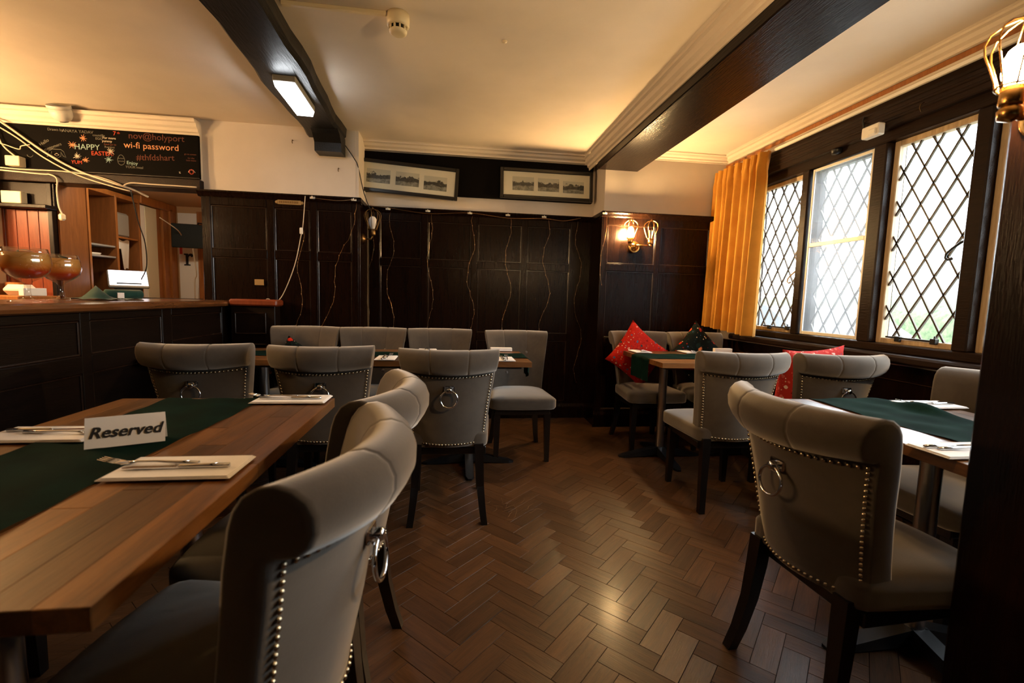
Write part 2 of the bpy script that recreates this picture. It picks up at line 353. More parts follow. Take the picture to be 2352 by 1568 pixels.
def panelling(parent, axis, plane, out, cols, rows, u0, u1, z0, z1, mat='panel_oak', t=.03, rec=.012, axis_mat=None):
    """frame and panel work on a plane: cols/rows are the panel openings [(a,b)], out = +-1 outward direction along the plane normal"""
    def bx_(a, b, c, d, depth, back, ch=.0035):
        m = MB(); lo, hi = sorted((plane+out*back, plane+out*depth))
        if axis == 'x': m.box(a, b, lo, hi, c, d, ch)
        else: m.box(lo, hi, a, b, c, d, ch)
        return m
    ux = [u0]+[v for c in cols for v in c]+[u1]
    for i in range(0, len(ux), 2):
        if ux[i+1]-ux[i] > .004: bx_(ux[i], ux[i+1], z0, z1, 0, -t).build('stile', mat, parent)
    zr = [z0]+[v for r in rows for v in r]+[z1]
    for i in range(0, len(zr), 2):
        for (a, b) in cols: bx_(a, b, zr[i], zr[i+1], -.0005, -t).build('rail', mat, parent)
    for (a, b) in cols:
        for (c, d) in rows:
            bx_(a-.004, b+.004, c-.004, d+.004, -rec, -t, 0).build('panel', mat, parent)
            # a small bead runs round each panel
            bd = MB(); k = .011
            for (p, q, r, s_) in ((a, a+k, c, d), (b-k, b, c, d), (a, b, c, c+k), (a, b, d-k, d)):
                lo, hi = sorted((plane-out*.004, plane-out*.02))
                if axis == 'x': bd.box(p, q, lo, hi, r, s_, .0038)
                else: bd.box(lo, hi, p, q, r, s_, .0038)
            bd.build('bead', 'panel_bead', parent)
ROWS = [(.17, .80), (.87, 1.505), (1.572, 1.935)]
panelling(wb, 'x', YB-.005, -1, [(-.70, -.313), (-.247, .171), (.235, .669), (.726, 1.163)], ROWS, -.80, 1.40, 0, 2.03)
panelling(wl, 'x', YL, -1, [(-2.03, -1.585), (-1.525, -1.235), (-1.175, -.885)], ROWS, -2.10, -.83, 0, 2.03)
panelling(wr, 'x', YR, -1, [(1.43, 1.905), (1.955, 2.45)], ROWS, 1.385, 2.60, 0, 2.03)
MB().box(-.835, -.815, YL+.002, YB-.006, 0, 2.03, .003).build('return_panel', 'panel_oak', wl)
MB().box(1.372, 1.398, YR+.002, YB-.006, 0, 2.03, .003).build('return_panel', 'panel_oak', wr)
def moulding(name, parent, prof, axis, a, b, mat):
    return MB().prism(prof, axis, a, b).build(name, mat, parent)
cap = lambda y: [(y-.030, 2.052), (y-.030, 2.040), (y-.020, 2.028), (y-.012, 2.010), (y-.004, 2.0), (y+.05, 2.0), (y+.05, 2.052)]
moulding('cap_rail', wb, cap(YB-.005), 'x', -.83, 1.38, 'panel_oak')
moulding('cap_rail', wl, cap(YL), 'x', -2.12, -.805, 'panel_oak')
moulding('cap_rail', wr, cap(YR), 'x', 1.365, 2.60, 'panel_oak')
MB().box(-.84, -.80, YL-.03, YB, 2.012, 2.052, .004).build('cap_rail', 'panel_oak', wl)
MB().box(1.362, 1.40, YR-.03, YB, 2.012, 2.052, .004).build('cap_rail', 'panel_oak', wr)
for nm, x0, x1, y in (('baseboard_back', -.80, 1.37, YB-.005), ('baseboard_left', -1.9, -.80, YL), ('baseboard_right', 1.36, 2.60, YR)):
    structure(MB().prism([(y-.022, 0), (y-.022, .12), (y-.008, .15), (y-.0005, .15), (y-.0005, 0)], 'x', x0, x1).build(nm, 'panel_oak'))
# dark board behind the pictures
MB().box(-.85, 1.365, YB-.035, YB+.019, 2.185, 2.55, .004).build('picture_board', 'board_black', wb)
# cornices
def cornice_prof(d0, z0, d1, z1):
    """stepped cove from (d0,z0) low on the wall to (d1,z1) out on the ceiling"""
    D, H = d1-d0, z1-z0
    pts = [(0, 0), (.10, 0), (.12, .16), (.30, .22), (.34, .40), (.55, .52), (.66, .74), (.84, .80), (.86, .93), (1, 1)]
    return [(d0+D*a, z0+H*b) for a, b in pts]+[(d0, z1)]
c1 = structure(MB().prism([(YB+.02-d, z) for d, z in cornice_prof(0, 2.55, .15, ZC)], 'x', -.834, 1.30).build('trim_2', 'cornice_paint'))
c2 = structure(MB().prism([(1.325-d, z) for d, z in cornice_prof(0, 2.50, .085, ZC)], 'y', YN, YB+.02).build('trim_3', 'cornice_paint'))
c3 = structure(MB().prism([(YR+.045-d, z) for d, z in cornice_prof(0, 2.56, .10, ZC)], 'x', 1.71, XW).build('trim_4', 'cornice_paint'))
c4 = structure(MB().prism([(XW+.02-d, z) for d, z in cornice_prof(0, 2.55, .11, ZC)], 'y', YN, YR+.045).build('trim_5', 'cornice_paint'))
structure(MB().box(XW-.035, XW+.02, YN, YR+.045, 2.475, 2.515, .004).build('trim_6', 'cornice_paint'))
structure(MB().box(XW-.02, XW+.02, YN, YR+.045, 2.515, 2.552, .002).build('trim_7', 'bar_pine'))

# ------------------------------------------------------------------ beams
bo = tag(MB().box(1.325, 1.712, YN, YR+.045, 2.44, ZC-.001, .006).build('ceiling_beam', 'beam_wood'), 'wide dark polished timber ceiling beam with white cornice along it', 'beam')
bl = thing('ceiling_beam', 'rough black painted ceiling beam carrying the lit emergency light', 'beam', (0, 0, ZC))
m = MB(); N = 40; pr = []
for i in range(N+1):
    t = i/N; y = YN+(4.22-YN)*t; xl = -1.12-.034*(y-.0)+.012*sin(y*5.1)+.006*sin(y*13); xr = -.79-.034*y+.011*sin(y*4.3+1)+.006*sin(y*11)
    zb = 2.54-ZC+.006*sin(y*3.7)
    pr.append([(xl, y, -.001), (xl+.01, y, zb+.02), (xl+.03, y, zb), (xr-.03, y, zb), (xr-.006, y, zb+.022), (xr, y, -.001)])
V = [p for r in pr for p in r]; F = [(i*6+k, i*6+(k+1), (i+1)*6+k+1, (i+1)*6+k) for i in range(N) for k in range(5)]
m.add(V, F+[(0, 1, 2, 3, 4, 5), tuple(N*6+k for k in range(6))[::-1]]); m.build('timber', 'black_beam', bl)
m = MB(); m.prism([(4.245, 2.40-ZC), (4.10, 2.40-ZC), (4.095, 2.47-ZC), (4.04, 2.525-ZC), (3.98, 2.55-ZC), (4.245, 2.55-ZC)], 'x', -1.16, -.945)
m.build('corbel', 'black_beam', bl)

# ------------------------------------------------------------------ window wall
ww = structure(MB().box(XW+.02, XW+.16, YN, YB+.1, 0, .90).build('wall_right', 'wall_plaster'))
MB().box(XW+.02, XW+.16, YN, YB+.1, 2.36, ZC).build('lintel', 'wall_plaster', ww)
for (a, b) in ((3.86, YB+.1), (YN, .34)): MB().box(XW+.02, XW+.16, a, b, .9, 2.36).build('pier', 'wall_plaster', ww)
panelling(ww, 'y', XW, -1, [(1.25, 1.95), (2.05, 2.75), (2.85, 3.55), (3.65, 4.12)], [(.17, .80)], YN, YR, 0, .885)
wn = structure(thing('window_1', 'leaded casement window of diamond panes in dark oak mullions', 'window', (0, 0, 0))); del wn['category']
MB().box(XW-.10, XW+.16, .30, 3.90, .905, .955, .012).build('window_sill', 'head_oak', wn)
MB().box(XW-.045, XW+.0, .30, 3.90, 2.30, 2.474, .006).build('pelmet', 'head_oak', wn)
for zz in (2.335, 2.375, 2.415): MB().box(XW-.052, XW-.04, .30, 3.90, zz, zz+.018, .004).build('pelmet_bead', 'head_oak', wn)
MB().box(XW, XW+.15, .30, 3.90, 2.235, 2.37, .006).build('head', 'head_oak', wn)
MB().box(XW, XW+.15, .30, 3.90, .955, 1.005, .006).build('bottom_rail', 'head_oak', wn)
Z0, Z1 = 1.005, 2.235
mull = [(3.815, 3.90), (3.185, 3.255), (2.57, 2.66), (2.01, 2.085), (1.36, 1.44), (.80, .88), (.30, .38)]
for (a, b) in mull: MB().box(XW, XW+.15, a, b, Z0, Z1, .007).build('mullion', 'head_oak', wn)
def clip(poly, y0, y1, z0, z1):
    def cut(P, ins, inter):
        o = []
        for i in range(len(P)):
            a, b = P[i-1], P[i]
            if ins(b):
                if not ins(a): o.append(inter(a, b))
                o.append(b)
            elif ins(a): o.append(inter(a, b))
        return o
    for ax, val, sg in ((0, y0, 1), (0, y1, -1), (1, z0, 1), (1, z1, -1)):
        if not poly: return []
        def it(a, b, ax=ax, val=val):
            t = (val-a[ax])/(b[ax]-a[ax]); return (a[0]+t*(b[0]-a[0]), a[1]+t*(b[1]-a[1]))
        poly = cut(poly, lambda p, ax=ax, val=val, sg=sg: sg*(p[ax]-val) >= -1e-9, it)
    return poly
def area(P): return abs(sum(P[i-1][0]*P[i][1]-P[i][0]*P[i-1][1] for i in range(len(P))))/2
def casement(y0, y1, xg, z0=Z0, z1=Z1, fr=.034, frame='casement_paint', dw=.122, dh=.212):
    cs = MB()
    for (a, b, c, d) in ((y0, y0+fr, z0, z1), (y1-fr, y1, z0, z1), (y0+fr, y1-fr, z0, z0+fr), (y0+fr, y1-fr, z1-fr, z1)): cs.box(xg-.022, xg+.03, a, b, c, d, .004)
    co = cs.build('casement', frame, wn)
    a0, a1, b0, b1 = y0+fr, y1-fr, z0+fr, z1-fr
    cy, cz = (a0+a1)/2, (b0+b1)/2
    for i in range(-9, 10):
        for j in range(-14, 15):
            if (i+j) % 2: continue
            y, z = cy+i*dw/2, cz+j*dh/2
            P = clip([(y-dw/2, z), (y, z-dh/2), (y+dw/2, z), (y, z+dh/2)], a0, a1, b0, b1)
            if len(P) < 3 or area(P) < 2e-5: continue
            k1, k2 = random.uniform(-.006, .006), random.uniform(-.006, .006)
            MB().prism(P, 'x', xg-.0015, xg+.0015).build('pane', 'window_glass', co)
    # lead cames along both diagonals
    n = 0
    for sg in (1, -1):
        for k in range(-30, 31):
            # line z-cz = sg*(dh/dw)*(y-cy) + k*dh
            pts = []
            sl = sg*dh/dw
            for yy in (a0, a1):
                zz = cz+sl*(yy-cy)+(k+.5)*dh
                if b0 <= zz <= b1: pts.append((yy, zz))
            for zz in (b0, b1):
                yy = cy+(zz-cz-(k+.5)*dh)/sl
                if a0 < yy < a1: pts.append((yy, zz))
            if len(pts) < 2: continue
            p, q = pts[0], pts[-1]
            d = Vector((q[0]-p[0], q[1]-p[1]))
            if d.length < .02: continue
            nn = Vector((-d.y, d.x)).normalized()*.0048; m = MB()
            poly = [(p[0]+nn.x, p[1]+nn.y), (q[0]+nn.x, q[1]+nn.y), (q[0]-nn.x, q[1]-nn.y), (p[0]-nn.x, p[1]-nn.y)]
            m.prism(poly, 'x', xg-.006, xg+.006); m.build('lead_came', 'lead', co)
    return co
XG = XW+.075
cA = casement(3.255, 3.815, XG); cB = casement(2.66, 3.185, XG+.03, frame='head_oak', fr=.02); cC = casement(2.085, 2.57, XG); cD = casement(1.44, 2.01, XG); cE = casement(.88, 1.36, XG); cF = casement(.38, .80, XG)
# secondary glazing: a hazy sheet with its own thin frame in front of the second light
sg = MB()
for (a, b, c, d) in ((2.672, 2.69, 1.01, 2.23), (3.155, 3.173, 1.01, 2.23), (2.69, 3.155, 1.01, 1.035), (2.69, 3.155, 2.21, 2.23), (2.69, 3.155, 1.66, 1.69)): sg.box(XW+.02, XW+.035, a, b, c, d, .003)
so = sg.build('secondary_frame', 'white_plastic', wn)
MB().box(XW+.026, XW+.029, 2.69, 3.155, 1.035, 2.21).build('secondary_pane', 'hazy_glass', so)
# stays and handles
def stay(y, z=1.043):
    m = MB(); m.tube([(XG-.03, y-.12, z), (XG-.032, y+.17, z+.004)], .006, 6); m.box(XG-.045, XG-.015, y-.13, y-.10, z-.016, z+.016, .003); m.box(XG-.042, XG-.018, y+.08, y+.11, z-.02, z+.012, .003)
    m.tube([(XG-.03, y-.115, z), (XG-.03, y-.115, z+.03)], .005, 6); return m
stay(2.32).build('casement_stay', 'black_iron', cC); stay(3.45).build('casement_stay', 'black_iron', cA)
def monkey_tail(y, z):
    pts = [(XG-.03, y-.01, z+.07), (XG-.035, y+.02, z+.06), (XG-.04, y+.06, z+.03), (XG-.042, y+.085, z+.005), (XG-.042, y+.088, z-.018), (XG-.042, y+.07, z-.03), (XG-.042, y+.05, z-.022)]
    m = MB().tube(pts, [.008, .008, .007, .007, .006, .006, .008], 6); m.box(XG-.04, XG-.02, y-.025, y+.005, z+.05, z+.09, .003); return m
monkey_tail(2.10, 1.52).build('window_catch', 'black_iron', cC); monkey_tail(3.275, 1.43).build('window_catch', 'casement_paint', cA)
# ------------------------------------------------------------------ post on the right, near
post = tag(MB().box(1.292, 1.62, .74, .96, 0, ZC-.001, .008).build('timber_post', 'panel_oak'), 'near black oak post reaching from floor to ceiling beside the lamp', 'post')

# ------------------------------------------------------------------ bar front, opening and what lies behind
XB = -1.90; ZB = 1.14
bar = thing('bar_counter', 'dark oak panelled bar counter with two cocktails standing on it', 'bar counter', (XB, 2.8, 0))
class Off:   # builds in world coordinates under a thing placed elsewhere
    def __init__(s, t): s.t = t
    def put(s, o): o.parent = s.t; o.matrix_parent_inverse = Matrix.Translation(-Vector(s.t.location)); return o
B = Off(bar)
B.put(MB().box(XB-.42, XB-.03, -1.2, 4.19, 0, 1.09).build('carcass', 'dark_recess'))
class PB:
    pass
bf_ = bpy.data.objects.new('front', None)
holder = []
def bar_panels():
    cols = [(-.6, .3), (.38, .95), (1.03, 1.55), (1.63, 2.01), (2.09, 2.605), (2.67, 3.275), (3.375, 4.06)]
    rows = [(.16, .77), (.862, 1.045)]
    ux = [-1.2]+[v for c in cols for v in c]+[4.19]
    for i in range(0, len(ux), 2): B.put(MB().box(XB-.03, XB, ux[i], ux[i+1], 0, 1.09, .0035).build('stile', 'bar_oak'))
    zr = [0]+[v for r in rows for v in r]+[1.09]
    for (a, b) in cols:
        for i in range(0, len(zr), 2): B.put(MB().box(XB-.03, XB-.0005, a, b, zr[i], zr[i+1], .0035).build('rail', 'bar_oak'))
        for (c, d) in rows:
            B.put(MB().box(XB-.03, XB-.013, a-.004, b+.004, c-.004, d+.004).build('panel', 'bar_oak'))
            bd = MB(); k = .011
            for (p, q, r, s_) in ((a, a+k, c, d), (b-k, b, c, d), (a, b, c, c+k), (a, b, d-k, d)): bd.box(XB-.02, XB-.004, p, q, r, s_, .0038)
            B.put(bd.build('bead', 'panel_bead'))
bar_panels()
nose = [(XB-.52, 1.09), (XB+.035, 1.09), (XB+.052, 1.098), (XB+.06, 1.115), (XB+.052, 1.132), (XB+.035, ZB), (XB-.52, ZB)]
B.put(MB().prism(nose, 'y', -1.2, 3.30).build('bar_top', 'bar_top_wood')); B.put(MB().prism(nose, 'y', 3.304, 4.19).build('bar_top', 'bar_top_wood'))
B.put(MB().box(XB-.01, XB+.012, -1.2, 4.05, 0, .11, .004).build('kick_board', 'bar_oak'))
# small return of the bar against the panelled wall
rt = thing('bar_return', 'short panelled return closing the bar against the wall', 'bar counter', (-1.68, 4.12, 0)); R_ = Off(rt)
R_.put(MB().box(XB+.062, -1.49, 4.075, 4.195, 0, 1.10, .004).build('body', 'bar_oak'))
R_.put(MB().box(XB+.064, -1.46, 4.035, 4.196, 1.10, 1.155, .012).build('top', 'bar_cherry'))
for (a, b) in ((XB+.09, -1.56),):
    for (c, d) in ((.2, .78), (.86, 1.045)):
        bd = MB(); k = .012
        for (p, q, r, s_) in ((a, a+k, c, d), (b-k, b, c, d), (a, b, c, c+k), (a, b, d-k, d)): bd.box(p, q, 4.066, 4.078, r, s_, .003)
        R_.put(bd.build('bead', 'panel_bead'))
# header above the opening with the chalkboard
hd = structure(MB().box(XLW, -2.10, YL+.02, YL+.14, 2.06, ZC).build('wall_header', 'wall_plaster'))
structure(MB().box(XLW, -2.095, YL-.01, YL+.15, 2.045, 2.132, .005).build('trim_9', 'head_oak'))
structure(MB().prism([(YL+.02-d, z) for d, z in cornice_prof(0, 2.485, .09, ZC-.03)], 'x', XLW, -2.10).build('trim_8', 'cornice_paint'))
cb = thing('chalkboard', 'black chalkboard with coloured chalk writing above the bar opening', 'chalkboard', (-2.78, YL, 2.14)); K = Off(cb)
K.put(MB().box(-3.56, -2.10, YL-.006, YL+.019, 2.138, 2.484, .002).build('board', 'board_black'))
K.put(MB().box(-3.56, -2.10, YL-.014, YL+.0, 2.134, 2.144, .003).build('ledge', 'frame_black'))
YK = YL-.0075
def chalk(txt, x, z, size, mat, rot=0.0, bold=-.0):
    me = text_mesh(txt, size, mat, 'chalk_writing', bold=bold, extrude=.0004)
    o = link('chalk_writing', me, None, (x, YK, z), (radians(90), 0, 0)); o.rotation_euler = (radians(90), -rot, 0); K.put(o)
def kx(px, py):  # place on the board from its own millimetre grid: px 0..440 across, py 0..100 down
    return -3.56+1.46*px/440.0
chalk('7', -2.725, 2.455, .045, 'chalk_red'); chalk('th', -2.695, 2.462, .024, 'chalk_red'); chalk('nov@holyport', -2.415, 2.447, .070, 'chalk_dim')
chalk('wi-fi password', -2.455, 2.372, .070, 'chalk_orange'); chalk('#thfdshart', -2.43, 2.285, .068, 'chalk_dim', .05)
chalk('HAPPY', -2.93, 2.335, .062, 'chalk_blue', .02); chalk('EASTER!', -2.82, 2.292, .046, 'chalk_red', .03)
chalk('ANAYA YADAV', -2.99, 2.452, .032, 'chalk_grey'); chalk('Drawn by', -3.15, 2.455, .028, 'chalk_grey'); chalk('countille\nEGG', -2.84, 2.42, .026, 'chalk_grey')
chalk('For more', -2.765, 2.417, .025, 'chalk_white'); chalk('yummy', -2.782, 2.392, .025, 'chalk_white'); chalk('food go to', -2.76, 2.368, .021, 'chalk_dim'); chalk('Rumpus', -2.765, 2.347, .023, 'chalk_grey'); chalk('weekly', -2.755, 2.325, .020, 'chalk_grey')
chalk('Hello', -3.235, 2.352, .036, 'chalk_grey', .62); chalk('customers', -3.175, 2.322, .032, 'chalk_grey', .42)
chalk('Enjoy', -2.605, 2.232, .038, 'chalk_blue', -.05); chalk('YOUR meal', -2.59, 2.20, .027, 'chalk_grey'); chalk('YUM', -3.01, 2.213, .038, 'chalk_red')
chalk('go to screen', -2.165, 2.33, .018, 'chalk_dim'); chalk('for the\nbest menu', -2.16, 2.29, .018, 'chalk_dim'); chalk('%', -2.25, 2.178, .022, 'chalk_white')
def stroke(pts, mat, r=.0022):
    K.put(MB().tube([(x, YK, z) for x, z in pts], r, 4).build('chalk_drawing', mat))
def burst(x, z, R, mat):
    m = MB()
    for k in range(9):
        a = 2*pi*k/9+random.uniform(-.2, .2); rr = R*random.uniform(.7, 1.15)
        m.tube([(x, YK, z), (x+rr*cos(a), YK, z+rr*sin(a))], [.004, .0012], 4)
    K.put(m.build('chalk_flower', mat))
for (x, z, r, mt) in ((-2.955, 2.405, .030, 'chalk_orange'), (-3.035, 2.347, .034, 'chalk_orange'), (-2.76, 2.315, .032, 'chalk_white'), (-3.005, 2.262, .03, 'chalk_white'), (-2.945, 2.235, .028, 'chalk_orange'), (-2.775, 2.25, .030, 'chalk_blue')): burst(x, z, r, mt)
stroke([(-2.685+.026*cos(a)*(1-.12*sin(a)), 2.252+.040*sin(a)) for a in [2*pi*i/18 for i in range(19)]], 'chalk_grey'); stroke([(-2.708+.006*i, 2.262+(.006 if i % 2 else -.002)) for i in range(9)], 'chalk_grey'); stroke([(-2.706+.006*i, 2.24+(.006 if i % 2 else -.002)) for i in range(8)], 'chalk_grey')
stroke([(-3.22, 2.245), (-3.205, 2.29), (-3.18, 2.305), (-3.12, 2.305), (-3.10, 2.29), (-3.085, 2.245), (-3.105, 2.255), (-3.12, 2.285), (-3.12, 2.255), (-3.15, 2.235), (-3.185, 2.255), (-3.185, 2.285), (-3.2, 2.255), (-3.22, 2.245)], 'chalk_grey')
stroke([(-3.168, 2.262), (-3.15, 2.252), (-3.135, 2.262), (-3.15, 2.274), (-3.168, 2.262)], 'chalk_white')
stroke([(-3.34+.02*cos(a), 2.25+.018*sin(a)) for a in [pi+pi*i/8 for i in range(9)]], 'chalk_grey')
stroke([(-2.16+.016*cos(a), 2.19+.018*sin(a)) for a in [2*pi*i/12 for i in range(13)]], 'chalk_red', .004); stroke([(-2.185, 2.185), (-2.175, 2.205), (-2.148, 2.205), (-2.132, 2.185)], 'chalk_white')

# back room behind the bar
XP = -3.2
bp = structure(MB().box(-4.6, -2.0, 5.84, 5.95, 0, 2.3).build('wall_bar_end', 'old_tan'))
structure(MB().box(-4.6, -1.95, YL+.14, 5.95, 2.175, 2.28).build('ceiling_bar', 'old_tan'))
structure(MB().box(-2.06, -2.0, YL+.14, 5.95, 0, 2.3).build('wall_bar_right', 'old_tan'))
structure(MB().box(-4.6, XP-.35, YL+.06, 4.42, 0, 2.2).build('wall_bar_left', 'veneer_brown'))
# tall shelving along the side
su = thing('shelf_unit', 'tall open brown shelf unit with pale edges behind the bar', 'shelf unit', (XP-.15, 4.85, 0)); U = Off(su)
U.put(MB().box(XP-.02, XP-.001, 4.25, 4.53, 0, 2.12, .001).build('front_panel', 'veneer_brown'))
for y in (4.535, 4.875, 5.20): U.put(MB().box(XP-.32, XP, y, y+.022, 0, 2.10, .001).build('upright', 'veneer_brown')); U.put(MB().box(XP-.002, XP+.006, y, y+.022, 0, 2.10, .001).build('edge_strip', 'bar_pine'))
U.put(MB().box(XP-.32, XP-.30, 4.53, 5.22, 0, 2.12).build('back_panel', 'veneer_brown'))
U.put(MB().box(XP-.30, XP+.004, 4.53, 5.22, 2.08, 2.125, .002).build('top_board', 'bar_pine'))
for z in (1.50, 1.60): U.put(MB().box(XP-.30, XP-.01, 4.557, 4.875, z, z+.016, .002).build('shelf', 'grey_plastic'))
for z in (1.70,): U.put(MB().box(XP-.30, XP-.01, 4.897, 5.20, z, z+.016, .002).build('shelf', 'bar_pine'))
tag(MB().lathe([(0, 0), (.085, 0), (.095, .02), (.085, .02), (0, .018)], 0, 0, 0, 18).build('plate_stack', 'white_plastic', None, (XP-.13, 4.70, 1.5165)), 'white plates on the lower grey shelf behind the bar', 'plates')
m = MB(); m.grid(8, 6, lambda u, v: (XP-.05+.02*sin(5*u)*v, 4.93+.2*u, 1.69-.28*v*(1 if u > .35 else .35)+.01*sin(9*u)))
tag(m.build('hanging_bag', 'paper'), 'crumpled white paper bag hanging in the shelf unit', 'bag')
tag(MB().box(XP-.10, XP-.06, 4.92, 5.17, 1.72, 1.96, .035).build('serving_tray', 'grey_plastic'), 'grey rounded serving tray leaning on the upper shelf', 'tray')
# doorway beyond, jamb and end wall pieces
dw_ = structure(thing('door_1', 'open cream door in a pine frame behind the bar', 'door', (XP-.1, 5.5, 0))); del dw_['category']; D_ = Off(dw_)
D_.put(MB().box(XP-.04, XP-.015, 5.335, 5.52, 0, 2.08, .003).build('door_leaf', 'door_cream'))
D_.put(MB().box(XP-.05, XP-.02, 5.225, 5.334, 0, 2.08, .002).build('lit_door_edge', 'paper'))  # white strip, the lit edge is put into the colour
for (x0, x1, y0, y1) in ((XP-.10, XP-.02, 5.52, 5.60), (XP-.06, XP+.0, 5.60, 5.70), (XP-.03, XP+.02, 5.70, 5.75), (XP-.05, XP+.01, 5.75, 5.838)): D_.put(MB().box(x0, x1, y0, y1, 0, 2.12, .006).build('jamb', 'bar_pine'))
D_.put(MB().box(XP-.06, XP+.02, 5.225, 5.838, 2.09, 2.174, .008).build('architrave', 'bar_pine'))
structure(MB().box(XP-.45, XP-.40, 4.0, 5.95, 0, 2.3).build('wall_bar_side', 'old_tan'))
po = thing('notice_board', 'white notice board lettered with a black r on the end wall', 'sign', (-3.08, 5.84, 1.0)); Q = Off(po)
Q.put(MB().box(XP+.03, -2.955, 5.822, 5.839, .9, 2.10, .003).build('board', 'paper'))
xr, zr_ = -3.115, 1.50; yy = 5.818
poly = [(0, 0), (.07, 0), (.07, .012), (.048, .016), (.048, .085), (.058, .10), (.075, .103), (.085, .088), (.105, .10), (.098, .122), (.078, .128), (.055, .12), (.046, .108), (.046, .125), (0, .125), (0, .112), (.02, .108), (.02, .016), (0, .012)]
Q.put(MB().prism([(xr+x*.95, zr_+z*1.1) for x, z in poly], 'y', yy, yy+.004).build('letter', 'ink_black'))
Q.put(MB().box(XP+.04, XP+.07, 5.818, 5.823, 1.63, 1.71).build('red_label', 'red_print'))
tv = thing('monitor', 'dark flat monitor on a bracket seen from behind the bar', 'monitor', (-2.92, 5.54, 1.8), radians(12))
MB().box(-.15, .17, -.012, .02, -.12, .14, .006).build('casing', 'black_plastic', tv); MB().box(-.05, .07, .02, .05, -.06, .06, .004).build('bracket', 'black_iron', tv)
MB().tube([(.05, .05, .05), (.08, .1, .17), (.12, .16, .17), (.16, .2, .16)], .009, 6).build('arm', 'black_iron', tv)
tag(MB().box(-2.955, -2.08, 5.80, 5.83, 0, 2.12, .004).build('pine_board', 'bar_pine'), 'plain pine boarding on the end wall beside the notice board', 'board')
# till screen
ts = thing('till_screen', 'tilted touch screen till glowing white behind the bar', 'till', (-3.02, 4.74, 1.13), radians(38))
MB().box(-.15, .15, -.02, .012, .0, .20, .008).build('casing', 'grey_plastic', ts, (0, 0, .09), (radians(-38), 0, 0)); MB().box(-.14, .14, -.023, -.019, .018, .19).build('display', 'till_screen', ts, (0, 0, .09), (radians(-38), 0, 0))
MB().box(-.10, .10, .0, .16, 0, .14, .01).build('base', 'black_plastic', ts)
tag(MB().box(XP+.012, XP+.6, 4.28, 5.18, 0, 1.128, .004).build('service_cupboard', 'dark_recess'), 'dark low cupboard under the till behind the bar', 'cupboard')
# left part of the back bar: boarded panel, shelf, boxes
bb = thing('back_bar', 'reddish boarded back bar panel with a shelf at the far left', 'back bar', (-3.7, 4.2, 0)); A_ = Off(bb)
x = -4.55
while x < XP-.09:
    A_.put(MB().box(x, x+.078, 4.225, 4.245, 1.0, 1.83, .003).build('board', 'bar_cherry')); x += .081
A_.put(MB().box(-4.58, XP-.005, 4.13, 4.245, 1.83, 1.86, .005).build('shelf', 'bar_oak'))
A_.put(MB().box(-4.58, XP-.005, 4.215, 4.245, 1.86, 2.04, .003).build('upper_board', 'bar_oak'))
for xx in (-3.66, -3.255): A_.put(MB().box(xx, xx+.035, 4.205, 4.247, 1.0, 2.04, .003).build('post', 'bar_oak'))
A_.put(MB().box(-4.58, XP-.01, 3.85, 4.222, 1.10, 1.14, .006).build('counter', 'bar_pine')); A_.put(MB().box(-4.55, XP-.02, 3.88, 4.22, 0, 1.10).build('carcass', 'dark_recess'))
tag(MB().box(-3.525, -3.385, 4.14, 4.20, 1.862, 1.955, .004).build('junction_box', 'cream_plastic'), 'cream plastic junction box sitting on the back bar shelf', 'junction box')
tag(MB().box(-3.47, -3.37, 4.13, 4.192, 2.146, 2.222, .004).build('junction_box', 'cream_plastic'), 'cream socket box fixed on the chalkboard corner', 'junction box')
tag(MB().box(-3.45, -3.27, 3.98, 4.12, 1.141, 1.225, .035).build('card_printer', 'white_plastic'), 'rounded white receipt printer on the back counter', 'printer')
tag(MB().box(-3.25, -3.215, 3.90, 4.10, 1.141, 1.20, .002).build('paper_stack', 'paper', None), 'stack of white papers behind the cocktails', 'papers')
tag(MB().lathe([(0, 0), (.05, 0), (.055, .10), (.05, .10), (.046, .01), (0, .01)], n=16).build('straw_tub', 'bar_pine', None, (-3.49, 4.163, 1.141)), 'small tan tub on the back counter', 'tub')

# ------------------------------------------------------------------ cocktails
def cocktail(x, y, label, tilt):
    t = thing('cocktail_glass', label, 'cocktail', (x, y, ZB), tilt, 'cocktails on the bar'); k = 1.0
    g = [(.072, 0), (.072, .003), (.03, .012), (.014, .024), (.0105, .05), (.012, .085), (.022, .10), (.055, .118), (.082, .145), (.092, .18), (.090, .215), (.080, .258)]
    gi = [(r-.0025, z+.001) for r, z in g[::-1] if z >= .11]
    MB().lathe(g+gi+[(0, .112)], n=28).build('glass', 'drink_glass', t)
    d = [(0, .113), (.03, .114), (.052, .121), (.078, .148), (.0885, .18), (.0865, .215), (.082, .236), (0, .236)]
    MB().lathe(d, n=28).build('drink', 'cocktail', t)
    m = MB().lathe([(0, 0), (.02, .003), (.026, 0), (.02, -.004), (0, -.004)], n=12); m.build('garnish', 'bar_towel', t, (-.05 if tilt else .02, -.03, .242), (.3, .2, 0))
    m = MB().lathe([(0, .006), (.024, .006), (.024, -.002), (0, -.002)], n=14); m.build('fruit_slice', 'chalk_orange', t, (.03, -.03, .239), (.1, .1, 0))
cocktail(-2.055, 2.515, 'orange and red cocktail in a wide stemmed glass, the one nearer the room', 0)
cocktail(-2.23, 2.94, 'orange and red cocktail in a stemmed glass beside the green cloth', 2.0)
